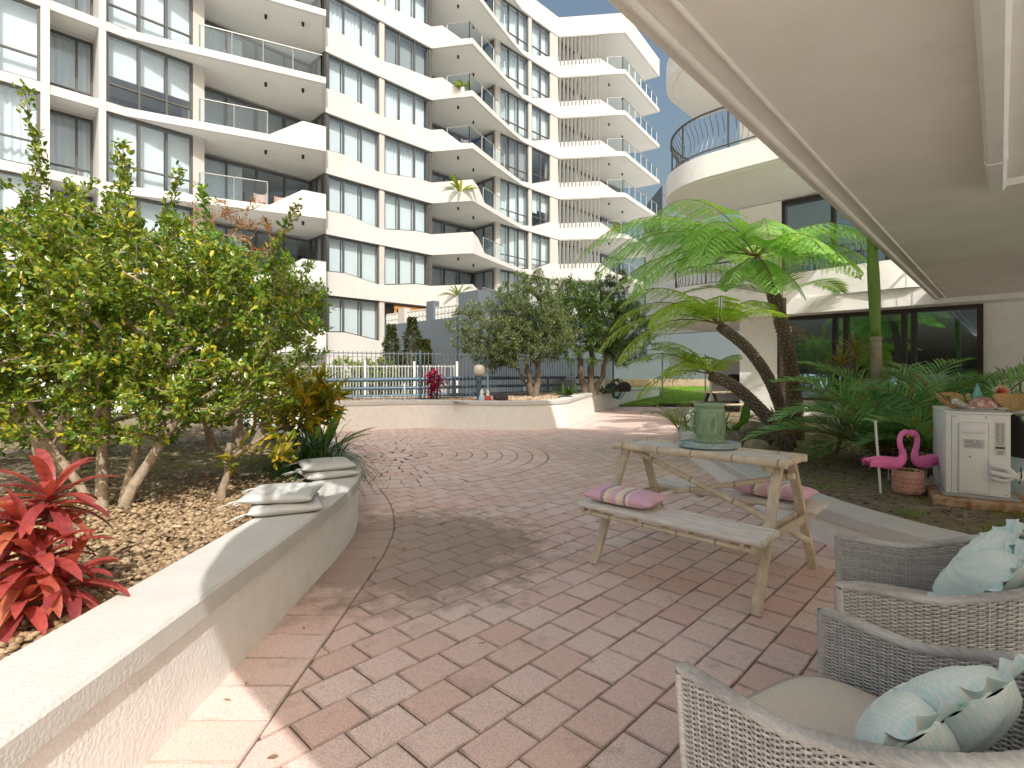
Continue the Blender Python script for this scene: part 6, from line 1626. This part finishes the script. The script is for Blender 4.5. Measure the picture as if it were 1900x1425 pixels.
MB().tube(smooth_path([A(.14, .06, lz + .03), A(.09, .02, lz + .05), A(.06, .0, lz + .072), A(.035, -.01, lz + .075)], 5), [.02] * 5 + [.022] * 5 + [.026] * 4 + [.02, .012], 10).build('head', M['stonegrey'], t, 180)
for x, y in ((.15, .0), (.33, .0), (.15, .19), (.33, .19)): MB().ball(A(x, y, lz + .026), .03, 2, (1.3, .8, .4)).build('flipper', M['stonegrey'], t, 180)
M['straw'] = mat('woven_straw', (.50, .33, .14), .8, var=(90, .35), bump=(150, .9, .004), col2=(.58, .42, .2))
def basket(label, c, sx, sy, h, rz, tilt):
    t = thing('straw_basket', label, 'basket', c, rz); t.rotation_euler = (tilt, 0, rz); vs = []; fs = []; n = 40; rg_ = 9
    for sg in (0, 1):
        for r in range(rg_ + 1):
            q = r / rg_
            for k in range(n):
                a = 2 * PI * k / n; lift = .25 + .75 * abs(math.cos(a)) ** 1.5; vs.append((math.cos(a) * sx * (q ** .8) - (.004 * sg) * math.cos(a), math.sin(a) * sy * (q ** .8), h * lift * q ** 2.2 + .004 * sg + .0016 * math.sin(k * PI) ))
        for r in range(rg_):
            for k in range(n):
                o = sg * (rg_ + 1) * n; a = o + r * n + k; b_ = o + r * n + (k + 1) % n; fs.append((a, b_, b_ + n, a + n))
    MB().add(vs, fs).build('bowl', M['straw'], t, 60, world=False)
    rim_ = [(math.cos(a) * sx, math.sin(a) * sy, h * (.25 + .75 * abs(math.cos(a)) ** 1.5)) for a in np.linspace(0, 2 * PI, 60)]
    MB().tube(rim_, .005, 6, False).build('rim', M['straw'], t, 60, world=False)
basket('left straw leaf shaped basket on the air conditioner lid', A(.01, .16, lz + .055), .115, .085, .075, .25, .75)
basket('right straw leaf shaped basket on the air conditioner lid', A(.40, .13, lz + .055), .115, .085, .075, -.45, .75)
M['petal'] = leaf_mat('coral_petal', (.72, .22, .14), (.80, .45, .36), (.85, .62, .5), .7, .3); M['whitepetal'] = leaf_mat('white_petal', (.7, .68, .66), (.8, .72, .7), (.8, .7, .2), .7, .3)
fc = A(.335, .20, lz + .135); t = thing('fabric_flower', 'coral and white artificial dahlia behind the turtle ornament', 'artificial flower', fc); L = Leaves(); L2 = Leaves()
for i in range(90):
    a = i * 2.4; e = 1 - i / 90; d = V(math.cos(a) * (.3 + .7 * e), -.55 * (1 - e) - .35, math.sin(a) * (.3 + .7 * e)); (L if i > 25 else L2).add(fc, d, V(0, -1, 0) + d * .3, .045 + .045 * e, .017, RND.random() * .8)
L.build_blade('petals', M['petal'], t, 3, .2, .2, .9, .3); L2.build_blade('outer_petals', M['whitepetal'], t, 3, .2, .2, .9, .3)
MB().tube([fc, fc + V(0, .03, -.14)], .004, 5).build('stalk', M['rachis'], t)
fc = A(.13, .24, lz + .07); t = thing('fabric_flower', 'small white and yellow artificial blossoms with green sprigs left of the dahlia', 'artificial flower', fc); L = Leaves(); L2 = Leaves()
for q in range(5):
    o = fc + V(RND.uniform(-.06, .07), RND.uniform(-.04, .02), RND.uniform(-.02, .05))
    for i in range(9): a = i * .7; L.add(o, V(math.cos(a), -.3, math.sin(a)), V(0, -1, 0), .032, .02, RND.random() if i else .95)
for i in range(40): L2.add(fc + V(RND.uniform(-.12, .14), .02, 0), rdir(RND, .0, 1), rdir(RND), RND.uniform(.06, .13), .012, RND.random() * .8)
L.build_rhomb('petals', M['whitepetal'], t); L2.build_blade('sprigs', M['broad'], t, 3, .6)
M['teal'] = mat('turquoise_ceramic', (.18, .50, .47), .5, var=(30, .2))
gc = A(.215, .19, lz + .02); t = thing('gnome_ornament', 'small turquoise pointed hat ornament standing behind the turtle', 'ornament', gc)
MB().lathe([(.03, 0), (.032, .06), (.026, .085)], 14, gc).build('body', M['stonegrey'], t, 60); MB().lathe([(.034, .085), (.028, .11), (.016, .15), (.004, .19), (0, .192)], 14, gc).build('hat', M['teal'], t, 60)
# flamingos and their pot
M['flamingo'] = mat('hot_pink_plastic', (.95, .22, .55), .35, spec=.5, var=(10, .08)); M['yellow'] = mat('yellow_plastic', (.75, .42, .02), .4); M['potpink'] = mat('pink_terracotta', (.68, .38, .31), .8, var=(12, .18), bump=(60, .4, .004))
pc = V(3.33, 4.42, .245)
t = thing('flower_pot', 'pink terracotta pot with square relief pattern beside the air conditioner', 'flower pot', pc)
MB().lathe([(.0, 0), (.098, 0), (.103, .01), (.107, .150), (.111, .158), (.111, .190), (.104, .192), (.099, .186), (.097, .150), (0, .148)], 36, pc).build('pot_body', M['potpink'], t, 40)
mb = MB()
for r in range(4):
    for k in range(20):
        a = 2 * PI * (k + .5 * (r % 2)) / 20; rr = .1045 + .001 * r; mb.box(pc + V(math.cos(a) * rr, math.sin(a) * rr, .030 + r * .037), (.012, .024, .026), a, .003)
mb.build('relief', M['potpink'], t, 60)
L = Leaves()
for i in range(90): L.add(pc + V(RND.uniform(-.07, .07), RND.uniform(-.07, .07), .165), rdir(RND, .1, 1), rdir(RND), RND.uniform(.02, .05), .014, RND.random())
L.build_leaf('foliage', M['bottle2'], t); 
def flamingo(label, base, fac, sc=1.0, flip=0):
    t = thing('plastic_flamingo', label, 'garden ornament', base, group='pink plastic flamingos')
    fv = Vector(fac).normalized(); sv = V(-fv.y, fv.x, 0)
    def P(x, z, y=0): return base + fv * (x * sc) + sv * y + V(0, 0, z * sc)
    body = [(-.235, .115), (-.20, .105), (-.13, .10), (-.05, .085), (.03, .075), (.085, .085), (.12, .12), (.118, .17), (.10, .215), (.093, .26), (.10, .30), (.125, .328), (.155, .332), (.18, .318)]
    rad = [.004, .018, .040, .055, .056, .045, .030, .024, .021, .0195, .0195, .021, .025, .018]
    pth = smooth_path([P(x, z) for x, z in body], 4); rr = []
    for i in range(len(pth)):
        k = i / 4; j = min(int(k), len(rad) - 2); rr.append((rad[j] + (rad[j + 1] - rad[j]) * (k - j)) * sc)
    b_ = MB().tube(pth, rr, 14).build('body', M['flamingo'], t, 180)
    for sy in (-1, 1):
        L = Leaves()
        for r in range(3):
            for i in range(6): L.add(P(.03 - .04 * i * .9, .105 - .012 * r + .002 * i, sy * (.050 - .006 * r) * sc), -fv + V(0, 0, -.18 - .1 * r), sv * sy + V(0, 0, .3), .075 * sc, .03 * sc, .5)
        L.build_blade('wing', M['flamingo'], t, 4, .2, .2, .9, .05)
    MB().tube([P(.176, .32), P(.198, .304), P(.205, .283)], [.014 * sc, .011 * sc, .003], 8).build('beak', M['yellow'], t, 180)
    MB().tube([P(.203, .292), P(.206, .276), P(.201, .268)], [.007 * sc, .006 * sc, .002], 6).build('beak_tip', M['ink'], t, 180)
    for sy in (-1, 1): MB().ball(P(.158, .337, sy * .021 * sc), .004, 1).build('eye', M['ink'], t, 180)
    MB().tube([P(-.01, .05), P(-.01, -.06 / sc)], .004, 6).build('leg', M['steel'], t)
flamingo('left pink plastic flamingo facing right, its body beneath the palm fronds', pc + V(-.175, -.03, .175), (1, .12, 0), 1.0)
flamingo('right pink plastic flamingo facing left towards its twin, beside the air conditioner', pc + V(.195, .06, .17), (-1, -.28, 0), 1.0)
sk_ = on(1634, 915, .24); t = thing('garden_stake', 'thin white garden stake standing in the soil in front of the palms', 'stake', sk_)
MB().bar(sk_, sk_ + V(-.045, 0, .60), .016, .012, (1, 0, 0)).build('rod', M['white_paint'], t)
MB().bar(sk_ + V(-.055, 0, .6015), sk_ + V(-.035, 0, .601), .02, .014).build('stake_cap', M['white_paint'], t)
# rocks
M['rock'] = mat('mossy_rock', (.27, .235, .19), .9, var=(9, .4), dirt=(6, .5, .68, (.13, .15, .06)), bump=(16, 1, .04)); M['rock_pale'] = mat('pale_boulder', (.36, .31, .22), .9, var=(12, .3), dirt=(9, .52, .7, (.18, .19, .08)), bump=(22, 1, .03)); M['lava'] = mat('dark_lava_rock', (.075, .068, .062), .95, var=(14, .5), bump=(24, 1, .04))
def rock(label, px, py, Y, w, h, m, z=None, seed=0, dep=.8):
    r_ = random.Random(seed); c = at(px, py, Y)
    if z is not None: c.z = z
    bm = bmesh.new(); bmesh.ops.create_icosphere(bm, subdivisions=3, radius=1); off = [rdir(r_) for _ in range(9)]
    for v in bm.verts:
        k = 1 + sum(.10 * max(0, v.co.dot(o)) ** 3 * (1 if i % 2 else -1.0) for i, o in enumerate(off)) + r_.uniform(-.018, .018); v.co *= k; v.co.z = max(v.co.z, -.7)
    mb = MB(); mb.bm(bm, Matrix.Translation(c + V(0, 0, h * .32)) @ Matrix.Rotation(r_.uniform(0, 6), 4, 'Z') @ Matrix.Diagonal((w / 2, w / 2 * dep, h / 2, 1)))
    o = mb.build('rock', M[m], None, 180); return tag(o, label, 'rock', 'rocks in the garden beds')
rock('smooth pale boulder at the front of the rock group by the fern trunks', 1405, 830, 6.7, .36, .22, 'rock_pale', .22, 1)
rock('rough brown rock directly right of the green urn', 1362, 818, 7.1, .36, .34, 'rock', .22, 2)
rock('mossy rock at the back of the group against the fern trunks', 1402, 795, 7.5, .50, .40, 'rock', .22, 3)
rock('small grey stone between the urn and the pale boulder', 1374, 834, 6.5, .14, .13, 'rock_pale', .22, 4)
rock('large mossy rock behind the curved fern trunk', 1440, 775, 7.9, .50, .42, 'rock', .22, 5)
rock('dark jagged lava rock in the far planter beside the lamp', 929, 745, 12.6, .40, .26, 'lava', .57, 6)
rock('dark rounded rock at the right tip of the far planter', 1158, 728, 18.6, .55, .42, 'lava', .6, 7)
rock('second dark rock at the right tip of the far planter', 1136, 729, 18.2, .55, .36, 'lava', .6, 8)
rock('flat dark stone in the gravel right of the bottlebrush trunk', 1050, 741, 13.8, .5, .10, 'lava', .585, 9)
# gnome figures, grey ornament, stake in the far bed
M['red'] = mat('red_paint', (.55, .06, .06), .6); M['cream'] = mat('cream_paint', (.7, .62, .55), .7); M['skyb'] = mat('light_blue_paint', (.40, .55, .65), .7)
def gnome(px, coat, lab):
    c = at(px, 757, 11.95); c.z = .585; t = thing('garden_gnome', lab, 'garden gnome', c)
    MB().lathe([(.075, 0), (.085, .03), (.078, .09), (.055, .145), (.04, .16)], 14, c).build('body', M[coat], t, 60); MB().ball(c + V(0, 0, .185), .042, 2).build('head', M['cream'], t, 180)
    MB().ball(c + V(0, -.035, .155), .034, 2, (1, .6, 1.2)).build('beard', M['white_paint'], t, 180); MB().lathe([(.047, .20), (.035, .24), (.012, .30), (0, .305)], 12, c).build('hat', M['white_paint'] if coat != 'red' else M['cream'], t, 60)
gnome(894, 'skyb', 'pale blue garden gnome standing in the far gravel, left of the red one'); gnome(905, 'red', 'red coated garden gnome standing in the far gravel beside the blue one')
c = on(852, 748, .58); t = thing('spiky_ornament', 'low grey spiky ornament lying on the gravel left of the gnomes', 'ornament', c); L = Leaves()
for i in range(30): d = rdir(RND, .0, .5); L.add(c + V(RND.uniform(-.12, .12), 0, 0), d + V(.4, 0, 0), V(0, 0, 1), .2, .018, .3)
L.build_blade('spikes', M['steel'], t, 3, .6)
c = at(751, 748, 12.6); c.z = .56; t = thing('garden_stake', 'short white stake in front of the grey fence', 'stake', c); MB().bar(c, c + V(-.01, 0, .44), .028, .028, (1, 0, 0)).build('rod', M['white_paint'], t)
# hose on the far planter, washing, old table and bench
M['hose'] = mat('green_hose', (.03, .22, .18), .5)
c = at(1143, 716, 18.8); t = thing('garden_hose', 'coiled teal garden hose hung at the right end of the grey fence', 'hose', (c.x, c.y, .6))
for k in range(5): MB().tube([c + V(math.cos(a) * (.16 + .02 * k) + .05 * math.sin(k * 2), -.03 * k, math.sin(a) * (.28 + .02 * k) - .1) for a in np.linspace(0, 2 * PI, 26)], .017, 6, False).build('coil', M['hose'], t, 180)
M['black_print'] = stripes('black_and_white_print', (.75, .75, .74), [(-.2, -.08, (.03, .03, .03), 1), (.05, .18, (.03, .03, .03), 1)])
t = thing('clothes_line', 'wire clothes line on two posts in front of the blue grey wall', 'clothes line', (6.2, 22.5, .2))
wl = [at(1236, 656, 21.5), at(1302, 657, 21.5)]
MB().tube([wl[0] - V(.15, 0, 0), wl[1] + V(.15, 0, 0)], .008, 5).build('line', M['steel'], t)
for p in (wl[0] - V(.15, 0, 0), wl[1] + V(.15, 0, 0)): MB().tube([V(p.x, p.y, .1), p], .03, 8).build('post', M['steel'], t)
def garment(px0, px1, y1, m, lab, seed):
    a = at(px0, 657, 21.48); b_ = at(px1, 657, 21.48); h = (y1 - 657) / F * 21.48; vs = []; n = 10; r_ = random.Random(seed); k1 = r_.uniform(-.08, .08)
    for i in range(n + 1):
        for j in range(n + 1):
            u, v = i / n, j / n; p = a.lerp(b_, u); w = .05 * v * math.sin(u * 9 + seed); vs.append((p.x + k1 * v * (u - .5), p.y + w, p.z - .005 - h * v * (1 - .12 * abs(math.sin(u * 5 + seed)))))
    o = MB().add(vs, [(i * (n + 1) + j, (i + 1) * (n + 1) + j, (i + 1) * (n + 1) + j + 1, i * (n + 1) + j + 1) for i in range(n) for j in range(n)]).build('hanging_garment', M[m], None, 180); tag(o, lab, 'laundry', 'washing on the line')
garment(1241, 1255, 693, 'towel', 'white shirt hanging at the left end of the washing line', 1)
garment(1254, 1266, 682, 'towel', 'shorter white garment second from the left on the washing line', 2)
garment(1266, 1291, 680, 'black_cloth', 'black garment hanging at the right of the washing line', 3)
t = thing('old_table', 'old dark timber picnic table behind the tree ferns', 'picnic table', (5.9, 14.2, 0), math.radians(8))
for i in range(4): MB().box((0, -.27 + .18 * i, .74), (1.5, .165, .04), bev=.004).build('top_board', M['grey_timber'], t, world=False)
for sy in (-1, 1):
    MB().box((0, sy * .65, .44), (1.5, .24, .04), bev=.004).build('bench_seat', M['grey_timber'], t, world=False)
    for sx in (-.55, .55): MB().bar((sx, sy * .12, .72), (sx, sy * .6, 0), .08, .05, (1, 0, 0)).build('leg', M['dark_bark'], t, world=False)
for sx in (-.5, .5): MB().box((sx, 0, .39), (.04, 1.5, .09)).build('cross_beam', M['dark_bark'], t, world=False)
o = MB().lathe([(.0, 0), (.26, .0), (.27, .10), (.24, .2), (.12, .27), (0, .28)], 24, at(1362, 702, 14.6) + V(0, 0, -.16)).build('barbecue_cover', M['black_cloth'], None, 60); tag(o, 'black domed cover on the old timber table', 'cover')
